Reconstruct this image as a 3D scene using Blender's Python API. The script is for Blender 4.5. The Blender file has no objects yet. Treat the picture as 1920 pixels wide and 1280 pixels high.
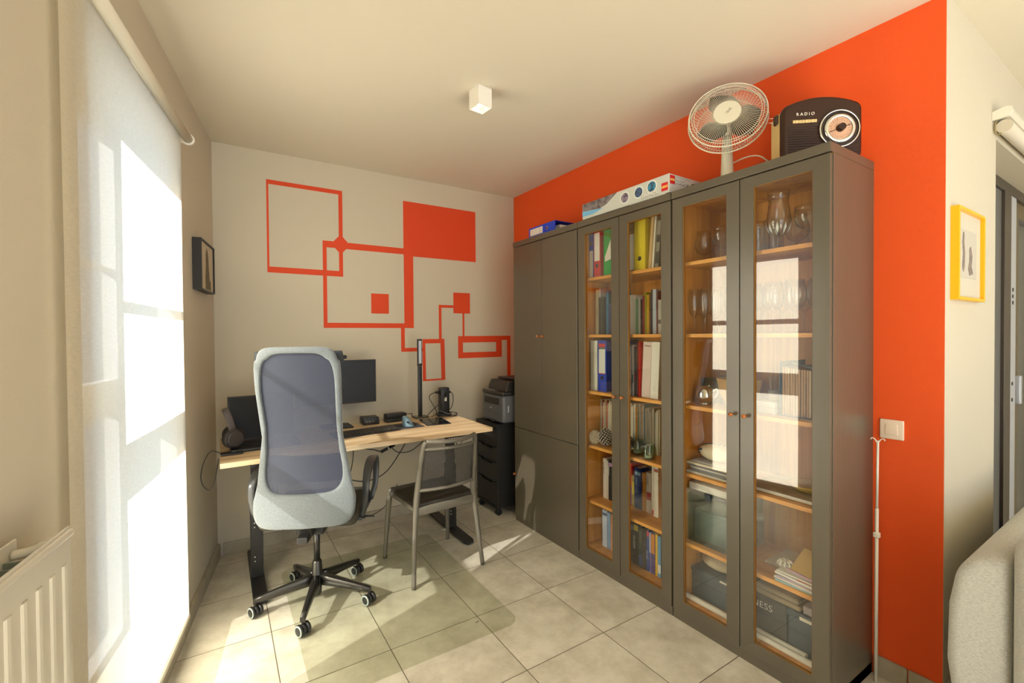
import bpy, bmesh, math, random
from mathutils import Vector, Matrix, noise
random.seed(7)
PI = math.pi
scene = bpy.context.scene
COL = scene.collection

# ------------------------------------------------------------------ camera
f_px, yaw, pit, rol = 850.53, math.radians(32.7915), math.radians(-0.7977), math.radians(-0.4299)
CAM = Vector((0, 0, 1.4431))
fw = Vector((math.sin(yaw), math.cos(yaw), 0)); rt = Vector((math.cos(yaw), -math.sin(yaw), 0)); up = Vector((0, 0, 1))
fw2 = fw * math.cos(pit) + up * math.sin(pit); up2 = up * math.cos(pit) - fw * math.sin(pit)
rt3 = rt * math.cos(rol) + up2 * math.sin(rol); up3 = up2 * math.cos(rol) - rt * math.sin(rol)
cd = bpy.data.cameras.new('camera'); cam = bpy.data.objects.new('camera', cd); COL.objects.link(cam)
m = Matrix((rt3, up3, -fw2)).transposed().to_4x4(); m.translation = CAM; cam.matrix_world = m
cd.sensor_width = 36; cd.sensor_fit = 'HORIZONTAL'; cd.lens = f_px / 1920 * 36; cd.clip_start = 0.02
scene.camera = cam

# ------------------------------------------------------------------ world, sun, fill lamps, exposure
w = bpy.data.worlds.new('sky'); scene.world = w; w.use_nodes = True
bg = w.node_tree.nodes['Background']; bg.inputs[0].default_value = (0.55, 0.75, 1.0, 1); bg.inputs[1].default_value = 1.5
def light(name, kind, energy, color, loc=(0, 0, 0), **k):
    l = bpy.data.lights.new(name, kind); l.energy = energy; l.color = color
    for a, b in k.items(): setattr(l, a, b)
    o = bpy.data.objects.new(name, l); COL.objects.link(o); o.location = loc; return o
SUN_AZ, SUN_EL = math.radians(19.4), math.radians(34)
sdir = Vector((math.cos(SUN_EL) * math.cos(SUN_AZ), math.cos(SUN_EL) * math.sin(SUN_AZ), -math.sin(SUN_EL)))
sun = light('sun', 'SUN', 42, (1.0, 0.945, 0.86), (-4, 1, 4), angle=math.radians(0.6)); sun.rotation_euler = sdir.to_track_quat('-Z', 'Y').to_euler()
AL_ = math.radians(9.1334); COR_ = Vector((-0.0288, 3.55, 0)); WD_ = Vector((-math.sin(AL_), -math.cos(AL_), 0)); WN_ = Vector((math.cos(AL_), -math.sin(AL_), 0))
# unseen area lamps added as room fill, one at the rear, one at the left
a = light('fill_rear', 'AREA', 14, (1.0, 0.93, 0.82), (1.6, -3.3, 1.45), shape='RECTANGLE', size=5.0, size_y=2.3); a.rotation_euler = (PI / 2, 0, 0)
a = light('fill_left', 'AREA', 26, (1.0, 0.94, 0.84), COR_ + WD_ * 6.0 + WN_ * 0.06 + Vector((0, 0, 1.2)), shape='RECTANGLE', size=2.1, size_y=2.2); a.rotation_euler = WN_.to_track_quat('-Z', 'Z').to_euler()
scene.view_settings.view_transform = 'Standard'; scene.view_settings.look = 'None'
scene.view_settings.exposure = 0.68; scene.view_settings.gamma = 1.0; scene.view_settings.use_curve_mapping = False
scene.cycles.use_denoising = True; scene.cycles.max_bounces = 10; scene.cycles.diffuse_bounces = 5; scene.cycles.transparent_max_bounces = 24
scene.cycles.sample_clamp_indirect = 6; scene.cycles.caustics_reflective = False; scene.cycles.caustics_refractive = False

# ------------------------------------------------------------------ materials
def s(r, g, b):
    return tuple(((c / 255) / 12.92 if c / 255 <= 0.04045 else ((c / 255 + 0.055) / 1.055) ** 2.4) for c in (r, g, b)) + (1,)
MATS = {}
def mat(name, col, rough=0.5, metal=0.0, noise_amt=0.0, scale=8, stretch=(1, 1, 1), bump=0.0, bscale=60, emit=None, spec=0.5, col2=None, coat=0.0, sheen=0.0):
    if name in MATS: return MATS[name]
    m = bpy.data.materials.new(name); m.use_nodes = True; nt = m.node_tree; b = nt.nodes['Principled BSDF']
    b.inputs['Base Color'].default_value = col; b.inputs['Roughness'].default_value = rough; b.inputs['Metallic'].default_value = metal
    b.inputs['Specular IOR Level'].default_value = spec; b.inputs['Coat Weight'].default_value = coat; b.inputs['Sheen Weight'].default_value = sheen
    if noise_amt or bump:
        tc = nt.nodes.new('ShaderNodeTexCoord'); mp = nt.nodes.new('ShaderNodeMapping'); mp.inputs['Scale'].default_value = stretch
        nt.links.new(tc.outputs['Object'], mp.inputs[0])
    if noise_amt:
        n = nt.nodes.new('ShaderNodeTexNoise'); n.inputs['Scale'].default_value = scale; n.inputs['Detail'].default_value = 6
        nt.links.new(mp.outputs[0], n.inputs['Vector'])
        r = nt.nodes.new('ShaderNodeValToRGB'); c2 = col2 or tuple(c * (1 - noise_amt) for c in col[:3]) + (1,)
        r.color_ramp.elements[0].color = c2; r.color_ramp.elements[1].color = col
        r.color_ramp.elements[0].position = 0.35; r.color_ramp.elements[1].position = 0.65
        nt.links.new(n.outputs[0], r.inputs[0]); nt.links.new(r.outputs[0], b.inputs['Base Color'])
    if bump:
        n2 = nt.nodes.new('ShaderNodeTexNoise'); n2.inputs['Scale'].default_value = bscale; n2.inputs['Detail'].default_value = 3
        nt.links.new(mp.outputs[0], n2.inputs['Vector'])
        bp = nt.nodes.new('ShaderNodeBump'); bp.inputs['Strength'].default_value = bump; bp.inputs['Distance'].default_value = 0.002
        nt.links.new(n2.outputs[0], bp.inputs['Height']); nt.links.new(bp.outputs[0], b.inputs['Normal'])
    if emit: b.inputs['Emission Color'].default_value = emit[0]; b.inputs['Emission Strength'].default_value = emit[1]
    MATS[name] = m; return m
def glass(name, tint=(1, 1, 1, 1), refl=1.0, rough=0.0, ior=1.5):
    m = bpy.data.materials.new(name); m.use_nodes = True; nt = m.node_tree; nt.nodes.clear()
    o = nt.nodes.new('ShaderNodeOutputMaterial'); mx = nt.nodes.new('ShaderNodeMixShader'); t = nt.nodes.new('ShaderNodeBsdfTransparent')
    g = nt.nodes.new('ShaderNodeBsdfGlossy'); g.inputs['Roughness'].default_value = rough; t.inputs[0].default_value = tint
    fr = nt.nodes.new('ShaderNodeFresnel'); ge = nt.nodes.new('ShaderNodeNewGeometry'); mi_ = nt.nodes.new('ShaderNodeMath'); mi_.operation = 'MULTIPLY_ADD'
    mi_.inputs[1].default_value = 1 / ior - ior; mi_.inputs[2].default_value = ior; nt.links.new(ge.outputs['Backfacing'], mi_.inputs[0]); nt.links.new(mi_.outputs[0], fr.inputs[0])   # same reflectance on both faces of the sheet
    mu = nt.nodes.new('ShaderNodeMath'); mu.operation = 'MULTIPLY'; mu.inputs[1].default_value = refl; mu.use_clamp = True
    nt.links.new(fr.outputs[0], mu.inputs[0]); nt.links.new(mu.outputs[0], mx.inputs[0]); nt.links.new(t.outputs[0], mx.inputs[1]); nt.links.new(g.outputs[0], mx.inputs[2]); nt.links.new(mx.outputs[0], o.inputs[0])
    MATS[name] = m; return m
def mathn(nt, op, a, b=None, clamp=False):
    n = nt.nodes.new('ShaderNodeMath'); n.operation = op; n.use_clamp = clamp
    for i, v in enumerate((a, b)):
        if v is None: continue
        if isinstance(v, (int, float)): n.inputs[i].default_value = v
        else: nt.links.new(v, n.inputs[i])
    return n.outputs[0]
TILE, TX, TY = 0.45, 1.543, 2.496
def tile_mat():
    m = bpy.data.materials.new('floor_tiles'); m.use_nodes = True; nt = m.node_tree; b = nt.nodes['Principled BSDF']
    tc = nt.nodes.new('ShaderNodeTexCoord'); sp = nt.nodes.new('ShaderNodeSeparateXYZ'); nt.links.new(tc.outputs['Object'], sp.inputs[0])
    def edge(out, off):
        a = mathn(nt, 'ADD', out, -off + 450); a = mathn(nt, 'DIVIDE', a, TILE); c = mathn(nt, 'FRACT', a); return mathn(nt, 'ABSOLUTE', mathn(nt, 'SUBTRACT', c, 0.5)), mathn(nt, 'FLOOR', a)
    ex, ix = edge(sp.outputs[0], TX); ey, iy = edge(sp.outputs[1], TY)
    mxx = mathn(nt, 'MAXIMUM', ex, ey); g = mathn(nt, 'GREATER_THAN', mxx, 0.5 - 0.0042)
    cmb = nt.nodes.new('ShaderNodeCombineXYZ'); nt.links.new(ix, cmb.inputs[0]); nt.links.new(iy, cmb.inputs[1])
    wn = nt.nodes.new('ShaderNodeTexWhiteNoise'); nt.links.new(cmb.outputs[0], wn.inputs[0])
    ad = nt.nodes.new('ShaderNodeVectorMath'); ad.operation = 'MULTIPLY_ADD'; nt.links.new(wn.outputs['Color'], ad.inputs[0]); ad.inputs[1].default_value = (7, 7, 7); nt.links.new(tc.outputs['Object'], ad.inputs[2])
    n1 = nt.nodes.new('ShaderNodeTexNoise'); n1.inputs['Scale'].default_value = 5; n1.inputs['Detail'].default_value = 9; n1.inputs['Roughness'].default_value = 0.68; nt.links.new(ad.outputs[0], n1.inputs['Vector'])
    r = nt.nodes.new('ShaderNodeValToRGB'); r.color_ramp.elements[0].position = 0.33; r.color_ramp.elements[1].position = 0.62
    r.color_ramp.elements[0].color = s(184, 176, 157); r.color_ramp.elements[1].color = s(218, 212, 195); nt.links.new(n1.outputs[0], r.inputs[0])
    mx = nt.nodes.new('ShaderNodeMix'); mx.data_type = 'RGBA'; nt.links.new(g, mx.inputs[0]); nt.links.new(r.outputs[0], mx.inputs[6]); mx.inputs[7].default_value = s(98, 88, 68)
    nt.links.new(mx.outputs[2], b.inputs['Base Color']); b.inputs['Roughness'].default_value = 0.42; b.inputs['Specular IOR Level'].default_value = 0.45
    bp = nt.nodes.new('ShaderNodeBump'); bp.invert = True; bp.inputs['Strength'].default_value = 0.5; bp.inputs['Distance'].default_value = 0.002; nt.links.new(g, bp.inputs['Height']); nt.links.new(bp.outputs[0], b.inputs['Normal'])
    return m
def wood_mat(name, c1, c2, axis='X', scale=2.2, rough=0.45, dist=4.0):
    m = bpy.data.materials.new(name); m.use_nodes = True; nt = m.node_tree; b = nt.nodes['Principled BSDF']
    tc = nt.nodes.new('ShaderNodeTexCoord'); mp = nt.nodes.new('ShaderNodeMapping'); nt.links.new(tc.outputs['Object'], mp.inputs[0])
    mp.inputs['Scale'].default_value = {'X': (0.35, 6, 6), 'Y': (6, 0.35, 6), 'Z': (6, 6, 0.35)}[axis]
    n = nt.nodes.new('ShaderNodeTexNoise'); n.inputs['Scale'].default_value = scale; n.inputs['Detail'].default_value = 8; n.inputs['Distortion'].default_value = dist * 0.1; nt.links.new(mp.outputs[0], n.inputs['Vector'])
    mp2 = nt.nodes.new('ShaderNodeMapping'); nt.links.new(tc.outputs['Object'], mp2.inputs[0]); mp2.inputs['Scale'].default_value = {'X': (3, 120, 120), 'Y': (120, 3, 120), 'Z': (120, 120, 3)}[axis]
    n2 = nt.nodes.new('ShaderNodeTexNoise'); n2.inputs['Scale'].default_value = 1.0; n2.inputs['Detail'].default_value = 3; nt.links.new(mp2.outputs[0], n2.inputs['Vector'])
    r = nt.nodes.new('ShaderNodeValToRGB'); r.color_ramp.elements[0].position = 0.36; r.color_ramp.elements[1].position = 0.62; r.color_ramp.elements[0].color = c1; r.color_ramp.elements[1].color = c2
    sm = mathn(nt, 'ADD', mathn(nt, 'MULTIPLY', n.outputs[0], 0.8), mathn(nt, 'MULTIPLY', n2.outputs[0], 0.2)); nt.links.new(sm, r.inputs[0]); nt.links.new(r.outputs[0], b.inputs['Base Color'])
    b.inputs['Roughness'].default_value = rough; MATS[name] = m; return m
def mesh_fabric(name, col, pitch, hole, axis=(0, 2)):
    """woven or perforated panel: real holes as a regular pattern of transparency"""
    m = bpy.data.materials.new(name); m.use_nodes = True; nt = m.node_tree; b = nt.nodes['Principled BSDF']; b.inputs['Base Color'].default_value = col; b.inputs['Roughness'].default_value = 0.7
    tc = nt.nodes.new('ShaderNodeTexCoord'); sp = nt.nodes.new('ShaderNodeSeparateXYZ'); nt.links.new(tc.outputs['Object'], sp.inputs[0])
    u = mathn(nt, 'ABSOLUTE', mathn(nt, 'SUBTRACT', mathn(nt, 'FRACT', mathn(nt, 'DIVIDE', mathn(nt, 'ADD', sp.outputs[axis[0]], 10), pitch)), 0.5))
    v = mathn(nt, 'ABSOLUTE', mathn(nt, 'SUBTRACT', mathn(nt, 'FRACT', mathn(nt, 'DIVIDE', mathn(nt, 'ADD', sp.outputs[axis[1]], 10), pitch)), 0.5))
    h = mathn(nt, 'LESS_THAN', mathn(nt, 'MAXIMUM', u, v), hole)
    al = mathn(nt, 'SUBTRACT', 1.0, h); nt.links.new(al, b.inputs['Alpha']); MATS[name] = m; return m
def cloth_mat(name, col, trans=0.06, transl=0.5):
    m = bpy.data.materials.new(name); m.use_nodes = True; nt = m.node_tree; nt.nodes.clear(); o = nt.nodes.new('ShaderNodeOutputMaterial')
    tc = nt.nodes.new('ShaderNodeTexCoord'); mp = nt.nodes.new('ShaderNodeMapping'); mp.inputs['Scale'].default_value = (12, 1, 160); nt.links.new(tc.outputs['Object'], mp.inputs[0])
    n = nt.nodes.new('ShaderNodeTexNoise'); n.inputs['Scale'].default_value = 3; n.inputs['Detail'].default_value = 4; nt.links.new(mp.outputs[0], n.inputs['Vector'])
    r = nt.nodes.new('ShaderNodeValToRGB'); r.color_ramp.elements[0].position = 0.3; r.color_ramp.elements[1].position = 0.7
    r.color_ramp.elements[0].color = tuple(c * 0.86 for c in col[:3]) + (1,); r.color_ramp.elements[1].color = col; nt.links.new(n.outputs[0], r.inputs[0])
    d = nt.nodes.new('ShaderNodeBsdfDiffuse'); t = nt.nodes.new('ShaderNodeBsdfTranslucent'); tr = nt.nodes.new('ShaderNodeBsdfTransparent')
    nt.links.new(r.outputs[0], d.inputs[0]); nt.links.new(r.outputs[0], t.inputs[0])
    a = nt.nodes.new('ShaderNodeMixShader'); a.inputs[0].default_value = transl; nt.links.new(d.outputs[0], a.inputs[1]); nt.links.new(t.outputs[0], a.inputs[2])
    c = nt.nodes.new('ShaderNodeMixShader'); c.inputs[0].default_value = trans; nt.links.new(a.outputs[0], c.inputs[1]); nt.links.new(tr.outputs[0], c.inputs[2]); nt.links.new(c.outputs[0], o.inputs[0])
    MATS[name] = m; return m

WALL = mat('wall_paint', s(198, 188, 166), 0.85, bump=0.25, bscale=180)
CEIL = mat('ceiling_paint', s(211, 203, 185), 0.9, bump=0.2, bscale=150)
ORANGE = mat('orange_paint', s(232, 84, 20), 0.75, bump=0.25, bscale=180)
MURAL = mat('mural_paint', s(214, 66, 18), 0.7)
BASE = mat('skirting_tile', s(176, 165, 142), 0.45, noise_amt=0.2, scale=9)
FLOOR = tile_mat()
DARK = mat('cabinet_paint', s(90, 82, 67), 0.32, noise_amt=0.12, scale=3, stretch=(1, 1, 0.15), bump=0.15, bscale=40, spec=0.75)
PINE = wood_mat('cabinet_wood', s(198, 126, 38), s(234, 166, 62), 'Z')
PINEX = wood_mat('shelf_wood', s(214, 144, 54), s(238, 172, 82), 'Y')
EDGE = mat('worn_orange_edge', s(140, 92, 28), 0.5)
KNOB = mat('knob_wood', s(172, 100, 40), 0.35, coat=0.3)
DESKW = wood_mat('desk_wood', s(182, 148, 106), s(226, 204, 166), 'X', 3.0, 0.4)
BLACK = mat('black_plastic', s(34, 33, 32), 0.42)
BLKM = mat('black_metal', s(40, 38, 36), 0.38, metal=0.2)
BLKW = mat('black_laminate', s(34, 31, 27), 0.5, noise_amt=0.25, scale=30)
SCREEN = mat('screen', s(16, 14, 13), 0.4, spec=0.3)
GREYM = mat('grey_satin_metal', s(112, 106, 93), 0.45, metal=0.3)
WHITE = mat('white_plastic', s(232, 226, 210), 0.35)
WHITEM = mat('white_enamel', s(212, 205, 186), 0.35)
CHROME = mat('chrome', s(220, 220, 215), 0.12, metal=1.0)
PAPER = mat('paper', s(232, 228, 214), 0.8)
PAGES = mat('page_edges', s(220, 206, 172), 0.9, noise_amt=0.15, scale=200)
ALU = mat('dark_aluminium', s(84, 74, 64), 0.4, metal=0.5)
LGREY = mat('light_grey_strip', s(190, 192, 196), 0.4, metal=0.3)
GLASS = glass('door_glass', (0.985, 0.99, 0.98, 1), 1.8)
GLASSV = glass('drinking_glass', (0.975, 0.975, 0.965, 1), 1.6, 0.02, 1.45)
GLASSG = glass('green_glass', (0.82, 0.9, 0.82, 1), 1.5, 0.03)
MATG = glass('floor_mat_plastic', (0.955, 0.965, 0.935, 1), 0.6, 0.12)
PANE = glass('window_glass', (0.97, 0.98, 0.98, 1), 0.6)
BOXP = glass('clear_plastic', (0.74, 0.84, 0.84, 1), 1.2, 0.15)
CLOTH = cloth_mat('blind_cloth', s(240, 233, 216), 0.06, 0.55)
CHAIRF = mat('chair_fabric', s(118, 125, 128), 0.9, noise_amt=0.3, scale=260, bump=0.5, bscale=500, sheen=0.3)
CHAIRM = mesh_fabric('chair_mesh', s(52, 57, 74), 0.0042, 0.17)
PERF = mesh_fabric('perforated_plastic', s(46, 43, 38), 0.0075, 0.24)
SOFAF = mat('sofa_fabric', s(192, 191, 182), 0.95, noise_amt=0.25, scale=120, stretch=(1, 1, 3), bump=0.6, bscale=300, sheen=0.4)

# ------------------------------------------------------------------ geometry helpers
class B:
    def __init__(self): self.bm = bmesh.new(); self.mi = 0; self.M = Matrix.Identity(4)
    def _v(self, p): return self.bm.verts.new(self.M @ Vector(p))
    def face(self, pts, smooth=False):
        f = self.bm.faces.new([self._v(p) for p in pts]); f.material_index = self.mi; f.smooth = smooth; return f
    def _grid(self, rows, closed_u=True, closed_v=False, smooth=True):
        vs = [[self._v(p) for p in r] for r in rows]; n = len(vs[0])
        for i in range(len(vs) - (0 if closed_v else 1)):
            for j in range(n if closed_u else n - 1):
                q = [vs[i][j], vs[i][(j + 1) % n], vs[(i + 1) % len(vs)][(j + 1) % n], vs[(i + 1) % len(vs)][j]]
                f = self.bm.faces.new(q); f.material_index = self.mi; f.smooth = smooth
        return vs
    def _cap(self, vs):
        f = self.bm.faces.new(vs); f.material_index = self.mi
    def box(self, x0, x1, y0, y1, z0, z1):
        x0, x1 = sorted((x0, x1)); y0, y1 = sorted((y0, y1)); z0, z1 = sorted((z0, z1))
        v = [self._v(p) for p in ((x0, y0, z0), (x1, y0, z0), (x1, y1, z0), (x0, y1, z0), (x0, y0, z1), (x1, y0, z1), (x1, y1, z1), (x0, y1, z1))]
        for q in ((3, 2, 1, 0), (4, 5, 6, 7), (0, 1, 5, 4), (1, 2, 6, 5), (2, 3, 7, 6), (3, 0, 4, 7)):
            f = self.bm.faces.new([v[i] for i in q]); f.material_index = self.mi
        return self
    def rbox(self, x0, x1, y0, y1, z0, z1, r=0.01, n=3):
        """box with all edges rounded (sphere-swept)"""
        x0, x1 = sorted((x0, x1)); y0, y1 = sorted((y0, y1)); z0, z1 = sorted((z0, z1))
        r = min(r, (x1 - x0) / 2.01, (y1 - y0) / 2.01, (z1 - z0) / 2.01)
        cx, cy = (x0 + x1) / 2, (y0 + y1) / 2; rows = []
        def ring(z, ins):
            pts = []; rr = max(r - ins, 1e-4)
            for k, (sx, sy) in enumerate(((1, 1), (-1, 1), (-1, -1), (1, -1))):
                for j in range(n + 1):
                    a = k * PI / 2 + j * PI / 2 / n
                    ccx = (x1 - r) if sx > 0 else (x0 + r); ccy = (y1 - r) if sy > 0 else (y0 + r)
                    pts.append((ccx + rr * math.cos(a), ccy + rr * math.sin(a), z))
            return pts
        for j in range(n + 1):
            a = -PI / 2 + j * PI / 2 / n; rows.append(ring(z0 + r + r * math.sin(a), r - r * math.cos(a)))
        for j in range(n + 1):
            a = j * PI / 2 / n; rows.append(ring(z1 - r + r * math.sin(a), r - r * math.cos(a)))
        vs = self._grid(rows); self._cap(vs[0][::-1]); self._cap(vs[-1]); return self
    def cyl(self, p0, p1, r0, r1=None, n=20, caps=True, smooth=True):
        r1 = r0 if r1 is None else r1; p0, p1 = Vector(p0), Vector(p1); d = (p1 - p0).normalized()
        a = d.orthogonal().normalized(); b = d.cross(a); rows = []
        for p, r in ((p0, r0), (p1, r1)):
            rows.append([p + (a * math.cos(t) + b * math.sin(t)) * r for t in (2 * PI * k / n for k in range(n))])
        vs = self._grid(rows, smooth=smooth)
        if caps: self._cap(vs[0][::-1]); self._cap(vs[1])
        return self
    def lathe(self, prof, org=(0, 0, 0), n=24, axis=(0, 0, 1), caps=False):
        d = Vector(axis).normalized(); a = d.orthogonal().normalized(); b = d.cross(a); o = Vector(org)
        rows = [[o + d * z + (a * math.cos(t) + b * math.sin(t)) * max(r, 1e-5) for t in (2 * PI * k / n for k in range(n))] for r, z in prof]
        vs = self._grid(rows)
        if caps: self._cap(vs[0][::-1]); self._cap(vs[-1])
        return self
    def tube(self, pts, r, n=8, closed=False, sub=4, rx=None):
        P = [Vector(p) for p in pts]
        if sub > 1 and len(P) > 2:
            Q = []; L = len(P); rng = range(L if closed else L - 1)
            for i in rng:
                p0 = P[(i - 1) % L] if (closed or i > 0) else P[0]; p1 = P[i]; p2 = P[(i + 1) % L]; p3 = P[(i + 2) % L] if (closed or i + 2 < L) else P[-1]
                for k in range(sub):
                    t = k / sub; Q.append(0.5 * ((2 * p1) + (p2 - p0) * t + (2 * p0 - 5 * p1 + 4 * p2 - p3) * t * t + (3 * p1 - p0 - 3 * p2 + p3) * t ** 3))
            if not closed: Q.append(P[-1])
            P = Q
        L = len(P); rows = []; prev = None
        for i, p in enumerate(P):
            if closed: d = P[(i + 1) % L] - P[i - 1]
            else: d = P[min(i + 1, L - 1)] - P[max(i - 1, 0)]
            d.normalize()
            a = d.orthogonal().normalized() if prev is None else (prev - d * prev.dot(d)).normalized()
            prev = a; b = d.cross(a); rr = r[min(len(r) - 1, i * len(r) // L)] if isinstance(r, (list, tuple)) else r
            rows.append([p + (a * math.cos(t) + b * math.sin(t)) * rr for t in (2 * PI * k / n for k in range(n))])
        vs = self._grid(rows, closed_v=closed)
        if not closed: self._cap(vs[0][::-1]); self._cap(vs[-1])
        return self
    def ribbon(self, pts, side, w, t):
        """flat bar swept along pts; side = width direction"""
        P = [Vector(p) for p in pts]; S = Vector(side).normalized(); rows = []
        for i, p in enumerate(P):
            d = (P[min(i + 1, len(P) - 1)] - P[max(i - 1, 0)]).normalized(); nn = d.cross(S).normalized()
            ww = w[i] if isinstance(w, (list, tuple)) else w
            rows.append([p + S * (ww / 2) * a + nn * (t / 2) * b for a, b in ((1, .6), (.8, 1), (-.8, 1), (-1, .6), (-1, -.6), (-.8, -1), (.8, -1), (1, -.6))])
        vs = self._grid(rows); self._cap(vs[0][::-1]); self._cap(vs[-1]); return self
    def prism(self, poly, a, b, plane='xy'):
        f3 = {'xy': lambda u, v, h: (u, v, h), 'xz': lambda u, v, h: (u, h, v), 'yz': lambda u, v, h: (h, u, v)}[plane]
        lo = [self._v(f3(u, v, a)) for u, v in poly]; hi = [self._v(f3(u, v, b)) for u, v in poly]; n = len(poly)
        self._cap(lo[::-1]); self._cap(hi)
        for i in range(n): self._cap([lo[i], lo[(i + 1) % n], hi[(i + 1) % n], hi[i]])
        return self
    def frame(self, outer, inner, a, b, plane='xz'):
        """ring-shaped prism between two polygons of equal count"""
        f3 = {'xy': lambda u, v, h: (u, v, h), 'xz': lambda u, v, h: (u, h, v), 'yz': lambda u, v, h: (h, u, v)}[plane]
        R = [[f3(u, v, a) for u, v in outer], [f3(u, v, b) for u, v in outer], [f3(u, v, b) for u, v in inner], [f3(u, v, a) for u, v in inner]]
        self._grid(R, closed_v=True, smooth=False); return self
    def sphere(self, c, r, n=16, sc=(1, 1, 1)):
        c = Vector(c); rows = []
        for i in range(n // 2 + 1):
            ph = -PI / 2 + PI * i / (n // 2); rr = max(math.cos(ph), 1e-4)
            rows.append([(c.x + r * sc[0] * rr * math.cos(t), c.y + r * sc[1] * rr * math.sin(t), c.z + r * sc[2] * math.sin(ph)) for t in (2 * PI * k / n for k in range(n))])
        self._grid(rows); return self
    def done(self, name, mats, parent=None, bevel=0, loc=None, rotz=None):
        bmesh.ops.recalc_face_normals(self.bm, faces=self.bm.faces)
        me = bpy.data.meshes.new(name); self.bm.to_mesh(me); self.bm.free()
        for mm in (mats if isinstance(mats, (list, tuple)) else [mats]): me.materials.append(mm)
        o = bpy.data.objects.new(name, me); COL.objects.link(o)
        if parent is not None: o.parent = parent
        if loc is not None: o.location = loc
        if rotz is not None: o.rotation_euler = (0, 0, rotz)
        if bevel:
            md = o.modifiers.new('bevel', 'BEVEL'); md.width = bevel; md.segments = 2; md.limit_method = 'ANGLE'; md.angle_limit = math.radians(40)
        return o
def thing(name, label, cat, loc=(0, 0, 0), rotz=0, group=None):
    o = bpy.data.objects.new(name, None); COL.objects.link(o); o.location = loc; o.rotation_euler = (0, 0, rotz); o.empty_display_size = 0.05
    o['label'] = label; o['category'] = cat
    if group: o['group'] = group
    return o
def tag(o, label, cat, group=None, kind=None):
    o['label'] = label; o['category'] = cat
    if group: o['group'] = group
    if kind: o['kind'] = kind
    return o
def struct(o, label=None):
    o['kind'] = 'structure'
    if label: o['label'] = label
    return o
def text(name, body, size, M, m, parent=None, depth=0.0008, spacing=1.0, bold=0.0, align='LEFT'):
    c = bpy.data.curves.new(name, 'FONT'); c.body = body; c.size = size; c.extrude = depth; c.space_character = spacing; c.offset = bold; c.align_x = align
    o = bpy.data.objects.new(name, c); COL.objects.link(o); dg = bpy.context.evaluated_depsgraph_get()
    me = bpy.data.meshes.new_from_object(o.evaluated_get(dg)); bpy.data.objects.remove(o)
    me.transform(M); me.materials.clear(); me.materials.append(m); o = bpy.data.objects.new(name, me); COL.objects.link(o)
    if parent is not None: o.parent = parent
    return o
def basis(o, x, y):
    x = Vector(x).normalized(); y = Vector(y).normalized(); z = x.cross(y); mm = Matrix((x, y, z)).transposed().to_4x4(); mm.translation = Vector(o); return mm

# ------------------------------------------------------------------ room shell
H = 2.718; YM = 3.550; XO = 2.3185; AL = math.radians(9.1334); COR = Vector((-0.0288, YM, 0))
WD = Vector((-math.sin(AL), -math.cos(AL), 0)); WN = Vector((math.cos(AL), -math.sin(AL), 0)); WR = math.atan2(WD.y, WD.x)   # left wall frame: x along the wall towards the camera, y into the room
def onwall(u, y, z): return COR + WD * u + WN * y + Vector((0, 0, z))
TH = 0.25
FOOT = [tuple(onwall(-0.3, -TH, 0))[:2], tuple(onwall(7.55, -TH, 0))[:2], (5.6, -3.95), (5.6, 3.75)]
floor = struct(B().prism(FOOT, -0.1, 0, 'xy').done('floor', FLOOR), 'beige square stone-look floor tiles with dark joints')
struct(B().prism(FOOT, H, H + 0.15, 'xy').done('ceiling', CEIL), 'plain beige painted ceiling')
# left wall with a tall window opening
U0, U1, Z0, Z1, TH = 0.93, 1.86, 0.15, 2.36, 0.25
b = B()
b.box(-0.4, U0, -TH, 0, 0, H); b.box(U1, 4.9, -TH, 0, 0, H); b.box(4.9, 7.1, -TH, 0, 2.35, H); b.box(7.1, 7.5, -TH, 0, 0, H); b.box(U0, U1, -TH, 0, 0, Z0); b.box(U0, U1, -TH, 0, Z1, H)  # gap behind the camera is an added opening, so sun bounces up to the ceiling
struct(b.done('wall_left', WALL, loc=COR, rotz=WR), 'beige wall on the left with the tall window')
wall_back = struct(B().box(-0.0288, XO + 1.0, YM, YM + 0.2, 0, H).done('wall_back', WALL), 'beige end wall painted with orange outlined rectangles')
# orange wall: solid mass with an orange face, pale return face towards the camera
YR = 0.558
b = B(); b.mi = 1; b.box(XO, 3.03, YR, YM, 0, H)
b.mi = 0; b.box(XO - 0.0015, XO, YR + 0.001, YM, 0, H)
struct(b.done('wall_right', [ORANGE, WALL]), 'bright orange wall behind the cabinets')
b = B(); b.box(3.03, 5.3, YR, YR + 0.35, 2.33, H); b.box(5.3, 5.6, YR, YR + 0.35, 0, H); struct(b.done('wall_return', WALL), 'wall above the patio door')
b = B(); b.box(-1.1, 5.6, -3.5, -3.36, 0, 0.25); b.box(-1.1, 5.6, -3.5, -3.36, 2.6, H); b.box(-1.1, -0.9, -3.5, -3.36, 0.25, 2.6); b.box(4.6, 5.6, -3.5, -3.36, 0.25, 2.6)  # unseen rear wall, its wide gap added to let sky light in
struct(b.done('wall_rear', WALL), 'wall behind the viewpoint with a wide opening added for skylight')
struct(B().box(5.45, 5.6, -3.36, YR, 0, H).done('wall_far_right', WALL), 'far right wall of the living area')
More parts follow.
